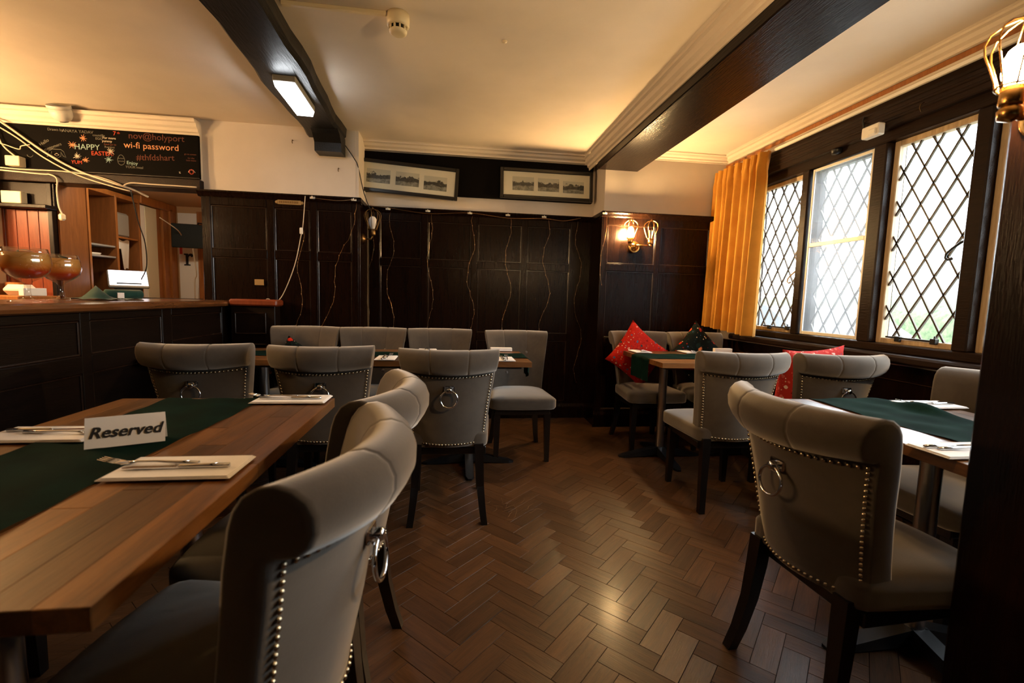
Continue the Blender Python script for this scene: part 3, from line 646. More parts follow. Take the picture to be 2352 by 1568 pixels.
# green cloth and towel roll on the bar
m = MB()
def cl(u, v):
    x = -2.35+.26*v; y = 3.08+.30*u; r = sqrt((u-.35)**2*3+(v-.5)**2*2.2)
    return (x+.015*sin(9*u), y+.02*sin(7*v), ZB+.004+max(0, .085*(1-r*1.7))+.008*abs(sin(11*u+6*v)))
m.grid(22, 16, cl); tag(m.build('bar_cloth', 'bar_towel'), 'crumpled dark green cloth lying on the bar top', 'cloth')
br_ = thing('rolled_towel', 'rolled green towel with a white tag on the bar top', 'towel', (-2.33, 3.60, ZB+.034), radians(60)); MB().tube([(-.12, 0, 0), (-.11, 0, 0), (.10, 0, 0), (.11, 0, 0)], [.02, .034, .034, .026], 14).build('roll', 'bar_towel', br_)
MB().box(-.06, -.02, -.038, -.030, -.03, .012).build('care_tag', 'paper', br_)

# ------------------------------------------------------------------ cables, camera, small fittings
def cable(pts, r, mat, label, name='cable', group=None, sub=6):
    P = [Vector(p) for p in pts]; out = []
    for i in range(len(P)-1):
        p0 = P[max(i-1, 0)]; p1 = P[i]; p2 = P[i+1]; p3 = P[min(i+2, len(P)-1)]
        for k in range(sub):
            t = k/sub; out.append(.5*((2*p1)+(-p0+p2)*t+(2*p0-5*p1+4*p2-p3)*t*t+(-p0+3*p1-3*p2+p3)*t**3))
    out.append(P[-1]); return tag(MB().tube(out, r, 6).build(name, mat), label, 'cable', group)
YC = YL-.035
cable([(-3.62, YC, 2.56), (-3.45, YC, 2.44), (-3.20, YC, 2.26), (-2.98, YC, 2.14), (-2.72, YC-.01, 2.055), (-2.63, YC+.05, 2.03), (-2.55, YC+.12, 1.985)], .008, 'white_cable', 'thick pale cable slung diagonally across the chalkboard')
cable([(-3.63, YC+.017, 2.50), (-3.42, YC+.018, 2.375), (-3.24, YC+.018, 2.235), (-3.0, YC+.018, 2.11), (-2.75, YC+.017, 2.036), (-2.64, YC+.04, 2.012)], .006, 'white_cable', 'thinner pale cable running beside the thick diagonal one')
cable([(-3.62, YC, 2.14), (-3.40, YC, 2.128), (-3.1, YC, 2.13), (-2.85, YC, 2.105), (-2.68, YC, 2.05)], .005, 'white_cable', 'pale cable along the foot of the chalkboard')
cable([(-3.55, YC, 2.115), (-3.25, YC, 2.10), (-3.19, YC, 2.10), (-3.14, YC, 2.07), (-3.145, YC, 1.98), (-3.14, YC, 1.86), (-3.12, YC, 1.80)], .006, 'white_cable', 'pale cable with a plug hanging down from the header beam')
tag(MB().box(-3.142, -3.10, YC-.02, YC+.02, 1.745, 1.80, .012).build('plug', 'cream_plastic'), 'cream plug dangling on the end of its cable', 'plug')
cable([(-2.66, YC, 2.045), (-2.60, YC-.005, 2.068), (-2.45, YC-.005, 2.066), (-2.25, YC-.005, 2.064), (-2.11, YC-.005, 2.062)], .0055, 'white_cable', 'pale cable clipped along the header beam to the panelling')
cable([(-3.57, YC, 2.55), (-3.54, YC, 2.40), (-3.50, YC, 2.30), (-3.42, YC, 2.222)], .006, 'white_cable', 'pale cable dropping to the socket box on the chalkboard')
cable([(-2.72, 4.34, 2.05), (-2.71, 4.40, 1.8), (-2.70, 4.46, 1.62), (-2.72, 4.5, 1.42), (-2.80, 4.55, 1.30)], .005, 'black_iron', 'thin black cable hanging in the bar opening')
cable([(-3.0, 5.2, 1.95), (-2.95, 5.4, 1.86), (-2.98, 5.55, 1.80)], .005, 'white_cable', 'white cable drooping to the back of the monitor')
cable([(-2.88, 5.556, 1.70), (-2.885, 5.57, 1.66), (-2.90, 5.65, 1.4), (-2.95, 5.7, 1.2), (-2.93, 5.7, .0)], .006, 'white_cable', 'white cable trailing below the monitor')
cable([(-3.60, YC, 2.60), (-3.585, YC, 2.45), (-3.58, YC, 2.30), (-3.585, YC, 2.14)], .006, 'white_cable', 'pale cable dropping straight down at the chalkboard end')
cable([(-3.60, YC-.02, 2.30), (-3.50, YC-.02, 2.31), (-3.38, YC-.02, 2.275), (-3.36, YC-.02, 2.30), (-3.30, YC-.02, 2.315)], .004, 'white_cable', 'thin pale cable looping out over the chalkboard')
bt_ = thing('beer_tap', 'chrome beer tap with a slanted dark handle on the back counter', 'tap', (-3.56, 4.0, 1.14))
MB().lathe([(.035, 0), (.035, .012), (.016, .03), (.014, .16), (.018, .17), (0, .18)], n=16).build('column', 'chrome', bt_)
MB().tube([(0, 0, .14), (.03, -.03, .15), (.05, -.05, .13), (.05, -.05, .09)], .009, 8).build('spout', 'chrome', bt_)
MB().tube([(0, 0, .17), (-.02, .0, .23), (-.035, 0, .29)], [.008, .013, .011], 8).build('handle', 'leg_wood', bt_)
dm = thing('dome_camera', 'white dome security camera with dark lens under the cornice', 'camera', (-3.045, YL-.075, 2.545), 0, None, (radians(28), 0, radians(6)))
MB().lathe([(0, .05), (.068, .05), (.07, .02), (.066, -.005), (.05, -.03), (.03, -.042), (0, -.045)], n=24).build('body', 'white_plastic', dm); MB().lathe([(0, -.052), (.026, -.047), (.034, -.036), (.036, -.028)], n=20).build('lens', 'black_plastic', dm)
MB().lathe([(.075, .075), (.075, .05), (0, .05)], n=20).build('mount', 'white_plastic', dm)
pl = thing('brass_plate', 'small engraved brass plate with eared ends on the panelling', 'plate', (-1.398, YL-.001, 1.985))
MB().box(-.095, .095, -.006, .0, -.019, .019, .002).build('plate', 'aged_brass', pl)
for s_ in (-1, 1): MB().lathe([(0, -.005), (.012, -.005), (.014, -.0), (0, 0)], s_*.102, 0, 0, 12, 'y').build('ear', 'aged_brass', pl)
link('engraving', text_mesh('RESERVED TABLE', .017, 'dark_brass', 'engraving'), pl, (0, -.0066, 0), (radians(90), 0, 0)) if False else None
for q in range(11): MB().box(-.08+.0145*q, -.072+.0145*q, -.0068, -.006, -.008, .009).build('engraving', 'dark_brass', pl)
tag(MB().box(-1.69, -1.615, YL-.014, YL-.0125, 1.275, 1.325).build('brass_tag', 'aged_brass'), 'small square brass tag low on the panelling above the bar return', 'tag')
hk = 0
for (x, z) in ((-1.375, 2.50), (-1.00, 2.29)):
    tag(MB().tube([(x, YL+.045, z+.012), (x, YL+.025, z+.012), (x, YL+.02, z-.008), (x, YL+.03, z-.015)], .0035, 5).build('picture_hook', 'dark_brass'), 'tiny bare picture hook in the plaster '+('beside the corbel' if hk else 'near the chalkboard'), 'hook'); hk += 1
# smoke detector and conduit
sd = thing('smoke_detector', 'cream smoke detector on a conduit box under the ceiling', 'smoke detector', (-.295, 2.50, ZC))
MB().lathe([(0, -.001), (.055, -.001), (.057, -.03), (.055, -.055), (.045, -.062), (.04, -.06)], n=24).build('base', 'cream_plastic', sd)
MB().lathe([(.036, -.06), (.036, -.082)], n=24).build('dark_gap', 'black_plastic', sd); MB().lathe([(.045, -.08), (.043, -.09), (.03, -.097), (0, -.098)], n=24).build('cap', 'cream_plastic', sd)
for k in range(10): a = 2*pi*k/10; MB().box(.036, .045, -.004, .004, -.082, -.06).build('fin', 'cream_plastic', sd, (0, 0, 0), (0, 0, a))
tag(MB().box(-.85, -.352, 2.475, 2.497, ZC-.021, ZC-.0005, .003).build('conduit', 'cream_plastic'), 'cream cable trunking across the ceiling to the smoke detector', 'conduit')
tag(MB().lathe([(0, -.012), (.012, -.008), (.014, -.0005)], n=10).build('ceiling_hook', 'cream_plastic', None, (.262, 2.64, ZC)), 'tiny painted hook stub in the middle ceiling', 'hook')
# emergency light on the black beam
el = thing('emergency_light', 'lit rectangular bulkhead light under the black beam', 'light', (-1.05, 3.30, 2.528), radians(2))
MB().box(-.066, .066, -.23, .23, -.03, .012, .004).build('housing', 'grey_plastic', el)
MB().prism([(-.062, -.03), (.062, -.03), (.052, -.062), (-.052, -.062)], 'y', -.225, .225).build('diffuser', 'led_panel', el)
# detector, blind box, hook on the window head
pr_ = thing('motion_sensor', 'white box sensor fixed to the window head', 'sensor', (XW-.052, 2.60, 2.30)); MB().box(-.05, -.001, -.06, .06, -.035, .035, .006).build('body', 'white_plastic', pr_); MB().box(-.062, -.05, -.05, .0, -.03, .005, .005).build('lens', 'white_plastic', pr_)
tag(MB().tube([(XW-.045, 2.70, 2.43), (XW-.06, 2.70, 2.40), (XW-.06, 2.68, 2.33), (XW-.06, 2.65, 2.305)], .006, 6).build('sensor_cable', 'black_iron'), 'short black cable looping to the white sensor', 'cable')
tag(MB().lathe([(0, -.03), (.03, -.028), (.034, -.005), (.034, 0)], n=16).build('ceiling_sensor', 'black_iron', None, (XW-.018, 2.93, 2.296)), 'small black round sensor under the window head', 'sensor')
tag(MB().tube([(XW-.053, 2.32, 2.36), (XW-.075, 2.32, 2.345), (XW-.078, 2.32, 2.325), (XW-.068, 2.32, 2.31), (XW-.06, 2.32, 2.318)], .003, 5).build('cup_hook', 'dark_brass'), 'brass cup hook screwed into the window pelmet', 'hook')

# ------------------------------------------------------------------ framed pictures
def picture(xc, zc, wd, ht, tilt, label, slots):
    t = thing('framed_picture', label, 'picture', (xc, YB-.045, zc), 0, None, (radians(-4), tilt, 0)); b = .032
    for (x0, x1, z0, z1) in ((-wd/2, -wd/2+b, -ht/2, ht/2), (wd/2-b, wd/2, -ht/2, ht/2), (-wd/2+b, wd/2-b, ht/2-b, ht/2), (-wd/2+b, wd/2-b, -ht/2, -ht/2+b)): MB().box(x0, x1, -.028, .004, z0, z1, .004).build('frame', 'frame_black', t)
    MB().box(-wd/2+b, wd/2-b, -.012, -.002, -ht/2+b, ht/2-b).build('mount', 'mount_card', t)
    for (x, z, w_, h_) in slots: MB().box(-w_/2, w_/2, -.001, .001, -h_/2, h_/2).build('photograph', 'old_photo', t, (x, -.0135, z))
    MB().box(-wd/2+b, wd/2-b, -.018, -.016, -ht/2+b, ht/2-b).build('glazing', 'window_glass', t)
picture(-.43, 2.305, .93, .30, .055, 'black framed trio of old photographs hanging crooked', [(-.275, .0, .215, .125), (-.01, -.0, .215, .125), (.25, -.01, .215, .13)])
picture(.895, 2.33, .92, .29, .0, 'black framed trio of old photographs hanging straight on the dark board', [(-.235, .0, .21, .13), (.015, 0, .21, .125), (.265, -.01, .21, .115)])

# ------------------------------------------------------------------ wall lamps
def lamp_head(t, x, y, z, bulb, sc_=1.0, metal='brass', tilt=(0, 0, 0)):
    k = sc_
    MB().lathe([(0, 0), (.021*k, 0), (.024*k, .006*k), (.024*k, .045*k), (.02*k, .05*k), (0, .05*k)], n=18).build('socket', metal, t, (x, y, z), tilt)
    c = MB()
    prof = [(.034, .042), (.036, .06), (.05, .10), (.064, .135), (.068, .16), (.060, .185), (.038, .203), (.012, .212), (0, .213)]
    for i in range(8):
        a = 2*pi*i/8; c.tube([(r*k*cos(a), r*k*sin(a), zz*k) for r, zz in prof], .0024*k, 6)
    c.tube([(.034*k*cos(2*pi*i/20), .034*k*sin(2*pi*i/20), .046*k) for i in range(20)], .003*k, 6, True)
    c.lathe([(0, .206*k), (.008*k, .21*k), (.008*k, .22*k), (0, .226*k)], n=10)
    c.build('cage', metal, t, (x, y, z), tilt)
    if bulb == 'clear':
        MB().lathe([(.012*k, .05*k), (.02*k, .06*k), (.026*k, .085*k), (.026*k, .115*k), (.018*k, .14*k), (.006*k, .15*k), (0, .151*k)], n=18).build('bulb', 'clear_bulb_glass', t, (x, y, z), tilt)
        m = MB()
        for q in (-.008, .008): m.tube([(q*k, 0, .055*k), (q*1.4*k, 0, .125*k)], .0016*k, 5)
        m.build('filament', 'filament', t, (x, y, z), tilt)
    else:
        pr = [(.013, .05), (.018, .062), (.03, .085), (.034, .108), (.031, .13), (.02, .148), (0, .155)] if bulb == 'bulb_opal' else [(.012, .05), (.022, .06), (.028, .08), (.029, .11), (.022, .135), (.01, .147), (0, .15)]
        MB().lathe([(r*k, zz*k) for r, zz in pr], n=18).build('bulb', bulb, t, (x, y, z), tilt)
def plate(t, x, y, z, r, metal, axis='y'):
    MB().lathe([(r, 0), (r, -.006), (r*.88, -.010), (r*.8, -.008), (r*.55, -.022), (r*.3, -.034), (0, -.038)], x, y, z, 26, axis).build('back_plate', metal, t)
t = thing('wall_lamp', 'brass twin caged wall lamp with one bulb shining, on the panelling', 'lamp', (1.69, YR-.013, 1.735))
plate(t, 0, 0, 0, .055, 'brass')
MB().tube([(0, -.03, 0), (0, -.06, .01), (-.07, -.065, .012)], .006, 8).build('arm', 'brass', t); MB().tube([(0, -.06, .01), (.13, -.065, .012)], .006, 8).build('arm', 'brass', t)
for xx in (-.065, .13): MB().lathe([(0, -.012), (.013, -.006), (.014, .006), (.008, .02), (0, .02)], xx, -.065, .01, 12).build('knuckle', 'brass', t)
lamp_head(t, -.065, -.065, .025, 'bulb_lit', 1.0); lamp_head(t, .13, -.065, .025, 'clear', 1.0)
t = thing('wall_lamp', 'unlit caged wall lamp with a white bulb in the panelled corner', 'lamp', (-.815, 4.33, 1.72))
MB().lathe([(.05, 0), (.05, .006), (.03, .02), (.01, .03)], 0, 0, 0, 20, 'x').build('back_plate', 'dark_brass', t); MB().tube([(.02, 0, 0), (.07, 0, .0), (.08, 0, .03)], .007, 8).build('arm', 'dark_brass', t)
lamp_head(t, .085, 0, .035, 'bulb_opal', 1.1, 'dark_brass')
t = thing('wall_lamp', 'caged wall lamp glowing on the near oak post', 'lamp', (1.291, .885, 1.655))
plate(t, 0, 0, 0, .05, 'brass', 'x'); MB().tube([(-.03, 0, 0), (-.07, 0, -.012), (-.098, 0, -.008)], .008, 8).build('arm', 'brass', t); MB().lathe([(0, -.02), (.02, -.012), (.022, .006), (.012, .02), (0, .02)], -.098, 0, -.006, 14).build('knuckle', 'brass', t)
lamp_head(t, -.1, 0, .008, 'post_bulb', .86, 'brass', (0, radians(5), 0))
# pendants added out of view to warm the ceiling over the bar
for (x, y, z) in ((-3.9, 3.2, 2.0), (-3.9, 2.3, 2.0)):
    t = thing('added_pendant_lamp', 'added unseen globe pendant over the serving side of the bar, '+('close to the back bar' if y > 3 else 'away from the back bar'), 'lamp', (x, y, z), 0, 'added pendants over the bar'); MB().lathe([(0, -.06), (.03, -.052), (.052, -.03), (.06, 0), (.052, .03), (.03, .052), (.015, .06)], n=20).build('globe', 'added_bar_glow', t)
    MB().tube([(0, 0, .058), (0, 0, ZC-z)], .004, 6).build('flex', 'black_iron', t); MB().lathe([(.02, .055), (.02, .1), (0, .1)], n=12).build('cap', 'brass', t)
t = thing('added_ceiling_lamp', 'added unseen opal lamp brightening the room behind the bar', 'lamp', (-2.72, 4.47, 2.172)); MB().lathe([(.09, 0), (.085, -.03), (.05, -.055), (0, -.06)], n=20).build('shade', 'added_room_light', t); MB().lathe([(0, .004), (.095, .004), (.095, -.002)], n=20).build('rim', 'brass', t)  # added out of sight behind the header to brighten the doorway

# ------------------------------------------------------------------ fairy lights
def strand(x0, y, z0, z1, amp, seed, kind, label):
    r = random.Random(seed); pts = []; z = z0; x = x0; ph = r.random()*6
    while z > z1:
        pts.append((x0+amp*sin(ph+(z0-z)*9.0)*min(1, (z0-z)*4)+r.uniform(-.006, .006)+kind*(z0-z), y-.012-.004*r.random(), z)); z -= .045
    t = thing('fairy_light_strand', label, 'fairy lights', (x0, y, z0), 0, 'hanging fairy light wires')
    MB().tube([(p[0]-x0, p[1]-y, p[2]-z0) for p in pts], .0011, 5).build('wire', 'copper_wire', t)
    m = MB()
    for p in pts[2::2]: m.lathe([(0, -.006), (.0035, -.003), (.0035, .003), (0, .006)], p[0]-x0, p[1]-y-.002, p[2]-z0, 6)
    stuff(m.build('light_beads', 'copper_wire', t))
yb = YB-.03
for i, (x, amp, k, lb) in enumerate(((-.60, .035, 0, 'copper fairy light wire below the first half of the crooked picture'), (-.22, .03, 0, 'copper fairy light wire below the low end of the crooked picture'),
        (.17, .035, .0, 'copper fairy light wire hanging below the gap between the two pictures'), (.55, .035, -.03, 'copper fairy light wire below the first photograph of the straight picture'), (.93, .045, -.02, 'copper fairy light wire below the middle of the straight picture'),
        (1.22, .04, .04, 'long copper fairy light wire reaching nearly to the floor by the corner'), (-.76, .03, -.06, 'copper fairy light wire right behind the unlit caged lamp'))): strand(x, yb, 2.0, .75 if i != 5 else .35, amp, i, k, lb)
strand(1.40, YR-.03, 2.0, 1.35, .02, 21, -.05, 'short copper fairy light wire on the corner by the lit lamp'); strand(-.83, YL-.03, 2.0, .8, .03, 31, -.28, 'copper fairy light wire slanting across the end panelling'); strand(-1.27, YL-.03, 1.75, .8, .03, 41, -.09, 'copper fairy light wire following the white cable below its switch')
cable([(-1.22, YL-.034, 2.03), (-1.0, YL-.034, 2.015), (-.84, YL-.036, 2.035)], .003, 'copper_wire', 'fairy light lead pinned along the shorter panelled section')
cable([(-.78, yb-.008, 2.05), (-.62, yb-.008, 2.04), (-.25, yb-.008, 2.005), (.15, yb-.008, 2.03), (.52, yb-.008, 2.0), (.88, yb-.008, 2.012), (1.08, yb-.008, 2.0), (1.25, yb-.008, 2.035)], .003, 'copper_wire', 'fairy light lead draped along the picture wall cap rail')
cable([(-1.26, YL-.03, 2.04), (-1.285, YL-.02, 1.80), (-1.30, YL-.02, 1.72), (-1.36, YL-.02, 1.45), (-1.46, YL-.02, 1.20), (-1.53, YL-.02, 1.13), (-1.575, YL-.03, 1.16), (-1.60, YL-.03, 1.13), (-1.61, YL-.04, .95)], .0035, 'white_cable', 'white cable with a switch looping down the panelling to the bar end')
tag(MB().box(-1.312, -1.286, YL-.032, YL-.012, 1.72, 1.775, .006).build('inline_switch', 'white_plastic'), 'white inline switch on the looping cable', 'switch')
cable([(-.93, YL-.02, 2.48), (-.86, YL-.02, 2.38), (-.84, 4.25, 2.33), (-.80, 4.30, 2.12), (-.73, 4.33, 1.93)], .004, 'black_iron', 'black flex running from the beam down to the unlit lamp')
for i, (x, y, lb) in enumerate(((-1.20, YL, 0), (-.86, YL, 0), (-.62, YB-.005, 1), (-.25, YB-.005, 1), (.15, YB-.005, 1), (.52, YB-.005, 1), (.88, YB-.005, 1), (1.385, YR, 2))):
    t = thing('adhesive_hook', ('white adhesive hook beside the top of the looping white cable', 'white adhesive hook at the end of the panelling by the unlit lamp', 'white adhesive hook under the raised end of the crooked picture', 'white adhesive hook under the dropped end of the crooked picture', 'white adhesive hook under the gap between the pictures', 'white adhesive hook under the first photograph of the straight picture', 'white adhesive hook under the last photographs of the straight picture', 'white adhesive hook on the corner by the lit lamp')[i], 'hook', (x, y-.032, 2.028), 0, 'adhesive hooks along the cap rails')
    MB().box(-.022, .022, -.003, 0, -.008, .008, .002).build('pad', 'white_plastic', t); MB().tube([(0, -.003, -.004), (0, -.014, -.006), (0, -.015, .012)], .004, 6).build('peg', 'white_plastic', t)

# ------------------------------------------------------------------ curtain
m = MB(); NU, NV = 120, 30
def cur(u, v):
    y = 3.50+.70*u; ph = u*2*pi*7.5+1.4*sin(u*8); top = 1-v
    amp = .050*(.6+.4*v)+.006*sin(u*31)
    x = 2.495+amp*sin(ph)+.010*sin(ph*2+1)+(.012*sin(ph*3) if v < .07 else 0)
    pinch = exp(-((v-.075)/.03)**2)
    x -= .010*pinch; z = 2.46-(2.46-.955-.05*u)*v+(-.01*abs(sin(ph/2)) if v < .01 else 0)
    return (x-.02*v, y+.012*sin(ph*.5)*v, z)
m.grid(NU, NV, cur); cu = thing('curtain', 'gold yellow pleated curtain drawn to the side of the window', 'curtain', (2.5, 3.85, .95)); C_ = Off(cu)
C_.put(m.build('drape', 'curtain_gold')); m = MB(); m.grid(NU, 2, lambda u, v: (cur(u, v*.045)[0]-.004, cur(u, 0)[1], 2.462-.07*v)); C_.put(m.build('heading_tape', 'curtain_gold'))
C_.put(MB().box(2.535, 2.555, .4, 4.19, 2.452, 2.474, .003).build('curtain_rail', 'white_plastic'))

# ------------------------------------------------------------------ chairs
PROF = [(-.150, .44), (-.158, .47), (-.165, .50), (-.173, .54), (-.180, .58), (-.188, .62), (-.195, .66), (-.202, .70), (-.208, .74), (-.214, .78), (-.220, .815), (-.228, .85),
        (-.236, .885), (-.246, .913), (-.262, .936), (-.284, .950), (-.308, .954), (-.332, .947), (-.352, .930), (-.362, .905), (-.361, .878), (-.350, .855), (-.332, .840), (-.310, .836), (-.294, .838),
        (-.289, .828), (-.284, .80), (-.278, .76), (-.270, .71), (-.262, .66), (-.254, .61), (-.245, .56), (-.236, .51), (-.226, .46), (-.219, .425), (-.20, .415), (-.17, .42)]
NF = 12; NR0 = 25       # front rows end, rear rows start
def half_w(z):
    t = (z-.42)/(.92-.42); t = max(0, min(1.05, t)); return .197+.058*t**1.35
def centre_y(p): return -.235 if p[1] < .8 else -.29
US = sorted(set([round(-1+.08*i, 3) for i in range(26)]+[.35, .365, .38, .395, .41, -.35, -.365, -.38, -.395, -.41, .97, -.97]))
US = [u for u in US if abs(u) <= 1.0]
BUT = [(.38, .775), (-.38, .775), (.36, .61), (-.36, .61)]
INS = 1
CURVE = .088; BACKSET = .016
def back_pt(u, k, inset=0.0):
    y, z = PROF[k]
    if inset:
        a = Vector(PROF[k-1]); b = Vector(PROF[(k+1) % len(PROF)]); t = (b-a).normalized(); nrm = Vector((t.y, -t.x)); y, z = y-nrm.x*inset*INS, z-nrm.y*inset*INS
    w_ = half_w(z); x = u*w_
    yy = y-BACKSET+CURVE*u*u
    if k <= NF:
        for (bu, bz) in BUT:
            d2 = ((u-bu)*w_)**2+(z-bz)**2; yy -= .013*exp(-d2/.0006)
    g = 0
    if 9 <= k <= 23: g = .0032*(exp(-((u-.38)/.014)**2)+exp(-((u+.38)/.014)**2))
    if g:
        cy_, cz_ = -.30, .893; d = Vector((y-cy_, z-cz_)); d = d.normalized() if d.length > 1e-5 else d; yy -= d.x*g; z -= d.y*g
    if k >= NR0: yy += .002*sin(u*3+k)
    if 22 <= k <= 26: z -= .012*(1-u*u)
    return (x, yy, z)
def chair_back():
    m = MB(); n = len(PROF); rings = []
    V = []
    us = [(-1.012, .014), (-1.005, .005)]+[(u, 0) for u in US]+[(1.005, .005), (1.012, .014)]
    for (u, ins) in us: V += [back_pt(u, k, ins) for k in range(n)]
    F = [(i*n+k, (i+1)*n+k, (i+1)*n+(k+1) % n, i*n+(k+1) % n) for i in range(len(us)-1) for k in range(n)]
    F += [tuple(range(n)), tuple(range((len(us)-1)*n, len(us)*n))[::-1]]
    m.add(V, F, True); return m
def rear_y(u, z):
    R = PROF[NR0:NR0+10]
    for i in range(len(R)-1):
        if R[i][1] >= z >= R[i+1][1]:
            t = (R[i][1]-z)/(R[i][1]-R[i+1][1]); y = R[i][0]+t*(R[i+1][0]-R[i][0]); break
    else: y = R[0][0] if z > R[0][1] else R[-1][0]
    return y-BACKSET+CURVE*u*u
def seat_mesh():
    m = MB(); nu, nv = 16, 16
    bm = bmesh.new(); bmesh.ops.create_cube(bm, size=2); bmesh.ops.subdivide_edges(bm, edges=bm.edges, cuts=11, use_grid_fill=True)
    for q in bm.verts:
        x, y, z = q.co; r = .22
        def sq(v): return v
        c = Vector((max(-1+r, min(1-r, x)), max(-1+r, min(1-r, y)), max(-1+.5, min(1-.5, z))))
        d = Vector((x, y, z))-c
        if d.length > 1e-6: dd = Vector((d.x/r, d.y/r, d.z/.5)); L = max(abs(dd.x), abs(dd.y), abs(dd.z)); dn = dd.normalized()*L; d = Vector((dn.x*r, dn.y*r, dn.z*.5))
        p = c+d; yy = .035+p.y*.235; w_ = .232+.022*(p.y) ; zz = .449+p.z*.048+(.020*(1-(p.x)**2)*(1-(p.y)**2*.8) if p.z > .3 else 0)
        q.co = Vector((p.x*w_, yy+(.02*(1-p.x**2) if p.y > .9 else 0), zz))
    return m.bm(bm, True)
def studs_pos():
    P = []
    n = 27
    for i in range(n): u = -.93+1.86*i/(n-1); P.append((u, .819-.011*(1-u*u)))
    for s_ in (-1, 1):
        z = .803
        while z > .445: P.append((s_*.93, z)); z -= .0165
    for i in range(23): u = -.93+1.86*i/22; P.append((u, .438))
    return [(u*half_w(z), rear_y(u, z)-.0028, z) for u, z in P]
STUDS = studs_pos()
def stud_mb(): return MB().lathe([(.0064, 0), (.0052, -.0028), (.0025, -.0046), (0, -.005)], 0, 0, 0, 8, 'y')
ME = {'back': fixn(chair_back().mesh('backrest', 'velvet')), 'seat': fixn(seat_mesh().mesh('seat', 'velvet')), 'stud': stud_mb().mesh('stud', 'antique_nail')}
tr_ = MB()
for p in STUDS: b = stud_mb(); tr_.add([(v[0]+p[0], v[1]+p[1], v[2]+p[2]) for v in b.v], b.f, True)
ME['trim'] = tr_.mesh('nail_trim', 'antique_nail')
ME['rail'] = MB().box(-.205, .205, -.17, .235, .362, .404, .004).mesh('seat_rail', 'leg_wood')
def leg(front, s_):
    m = MB()
    if front: ring = [(s_*.188, .21, .375, .023), (s_*.190, .213, .2, .020), (s_*.193, .218, 0, .0155)]
    else: ring = [(s_*.165, -.185, .43, .024), (s_*.168, -.192, .33, .023), (s_*.175, -.205, .2, .020), (s_*.187, -.228, .08, .018), (s_*.198, -.25, 0, .017)]
    V = []; F = []
    for (x, y, z, r) in ring: V += [(x-r, y-r, z), (x+r, y-r, z), (x+r, y+r, z), (x-r, y+r, z)]
    for i in range(len(ring)-1):
        for k in range(4): F.append((i*4+k, i*4+(k+1) % 4, (i+1)*4+(k+1) % 4, (i+1)*4+k))
    F += [(0, 1, 2, 3), tuple(range(len(V)-4, len(V)))]
    m.add(V, F); return fixn(m.mesh('leg', 'leg_wood'))
ME['legs'] = [leg(f_, s_) for f_ in (1, 0) for s_ in (-1, 1)]
zk = .750; yk = rear_y(0, zk)
kp = MB().box(-.027, .027, yk-.006, yk+.003, zk-.016, zk+.016, .003); kp.lathe([(0, -.026), (.011, -.026), (.014, -.02), (.014, 0)], 0, yk-.002, zk-.004, 14, 'y'); kp.box(-.017, .017, yk-.022, yk-.006, zk-.020, zk-.006, .004)
ME['knock'] = kp.mesh('ring_plate', 'chrome')
rg = MB(); rg.tube([(.043*sin(2*pi*i/32), yk-.018-.012*(1-cos(2*pi*i/32))*.3, zk-.050+.043*cos(2*pi*i/32)) for i in range(32)], .0048, 8, True)
ME['ring'] = rg.mesh('pull_ring', 'chrome')
bt = MB().lathe([(.0135, -.002), (.0125, .004), (.007, .0075), (0, .0085)], 0, 0, 0, 12, 'y'); ME['button'] = bt.mesh('button', 'velvet_button')
def chair(x, y, rz, label, studs=False, buttons=False, group=None):
    t = thing('dining_chair', label, 'chair', (x, y, 0), rz, group)
    b = link('backrest', ME['back'], t); link('seat', ME['seat'], t); link('seat_rail', ME['rail'], t)
    for q in ME['legs']: link('leg', q, t)
    if studs:
        for p in STUDS: link('stud', ME['stud'], b, p)
    else: stuff(link('nail_trim', ME['trim'], b))
    k = link('ring_plate', ME['knock'], t); link('pull_ring', ME['ring'], k)
    if buttons:
        for (bu, bz) in BUT:
            kk = min(range(NF), key=lambda i: abs(PROF[i][1]-bz)); p = back_pt(bu, kk); link('button', ME['button'], b, (bu*half_w(bz), p[1]+.003, bz))
    return t
HALF = pi/2
chair(-.448, .925, radians(83.8), 'grey velvet chair at the reserved table, by the empty near corner', studs=True)
chair(-.448, 1.44, radians(85.9), 'grey velvet chair at the reserved table, between a table corner and its neighbour', studs=True)
chair(-.013, 2.61, 0, 'grey velvet chair pulled up to the long table, beside the open floor', studs=True)
chair(-.68, 2.69, radians(3), 'middle of three grey velvet chairs with backs to the reserved table')
chair(-1.30, 2.73, radians(2), 'grey velvet chair with back to the reserved table, next to the bar')
chair(-1.15, 3.56, pi, 'grey buttoned chair on the wall side of the long table, holding a floral cushion', buttons=True)
chair(-.63, 3.56, pi, 'grey buttoned chair on the wall side, next to the chair with the cushion', buttons=True)
chair(-.10, 3.56, pi, 'grey buttoned chair on the wall side, beneath the middle of the pictures', buttons=True)
chair(.525, 3.50, pi, 'grey buttoned chair at the very end of the long table by the aisle', buttons=True)
chair(1.665, 2.63, radians(-3), 'grey velvet chair with back to the open floor, at the cushioned window corner table')
chair(2.245, 2.58, radians(-3), 'grey velvet chair with a red floral cushion, nearest the leaded window')
chair(1.66, 3.69, pi, 'grey chair against the lamp wall holding a bright red floral cushion', buttons=True)
chair(2.20, 3.69, pi, 'grey chair below the curtain holding a black floral cushion', buttons=True)
chair(1.262, 1.222, radians(-87), 'large grey velvet chair with ring back drawn up to the window table by the post', studs=True)
chair(2.09, 1.60, HALF, 'grey chair under the window sill facing the table by the post', buttons=True)
chair(-1.50, 1.32, -HALF, 'grey velvet chair between the reserved table and the bar front')

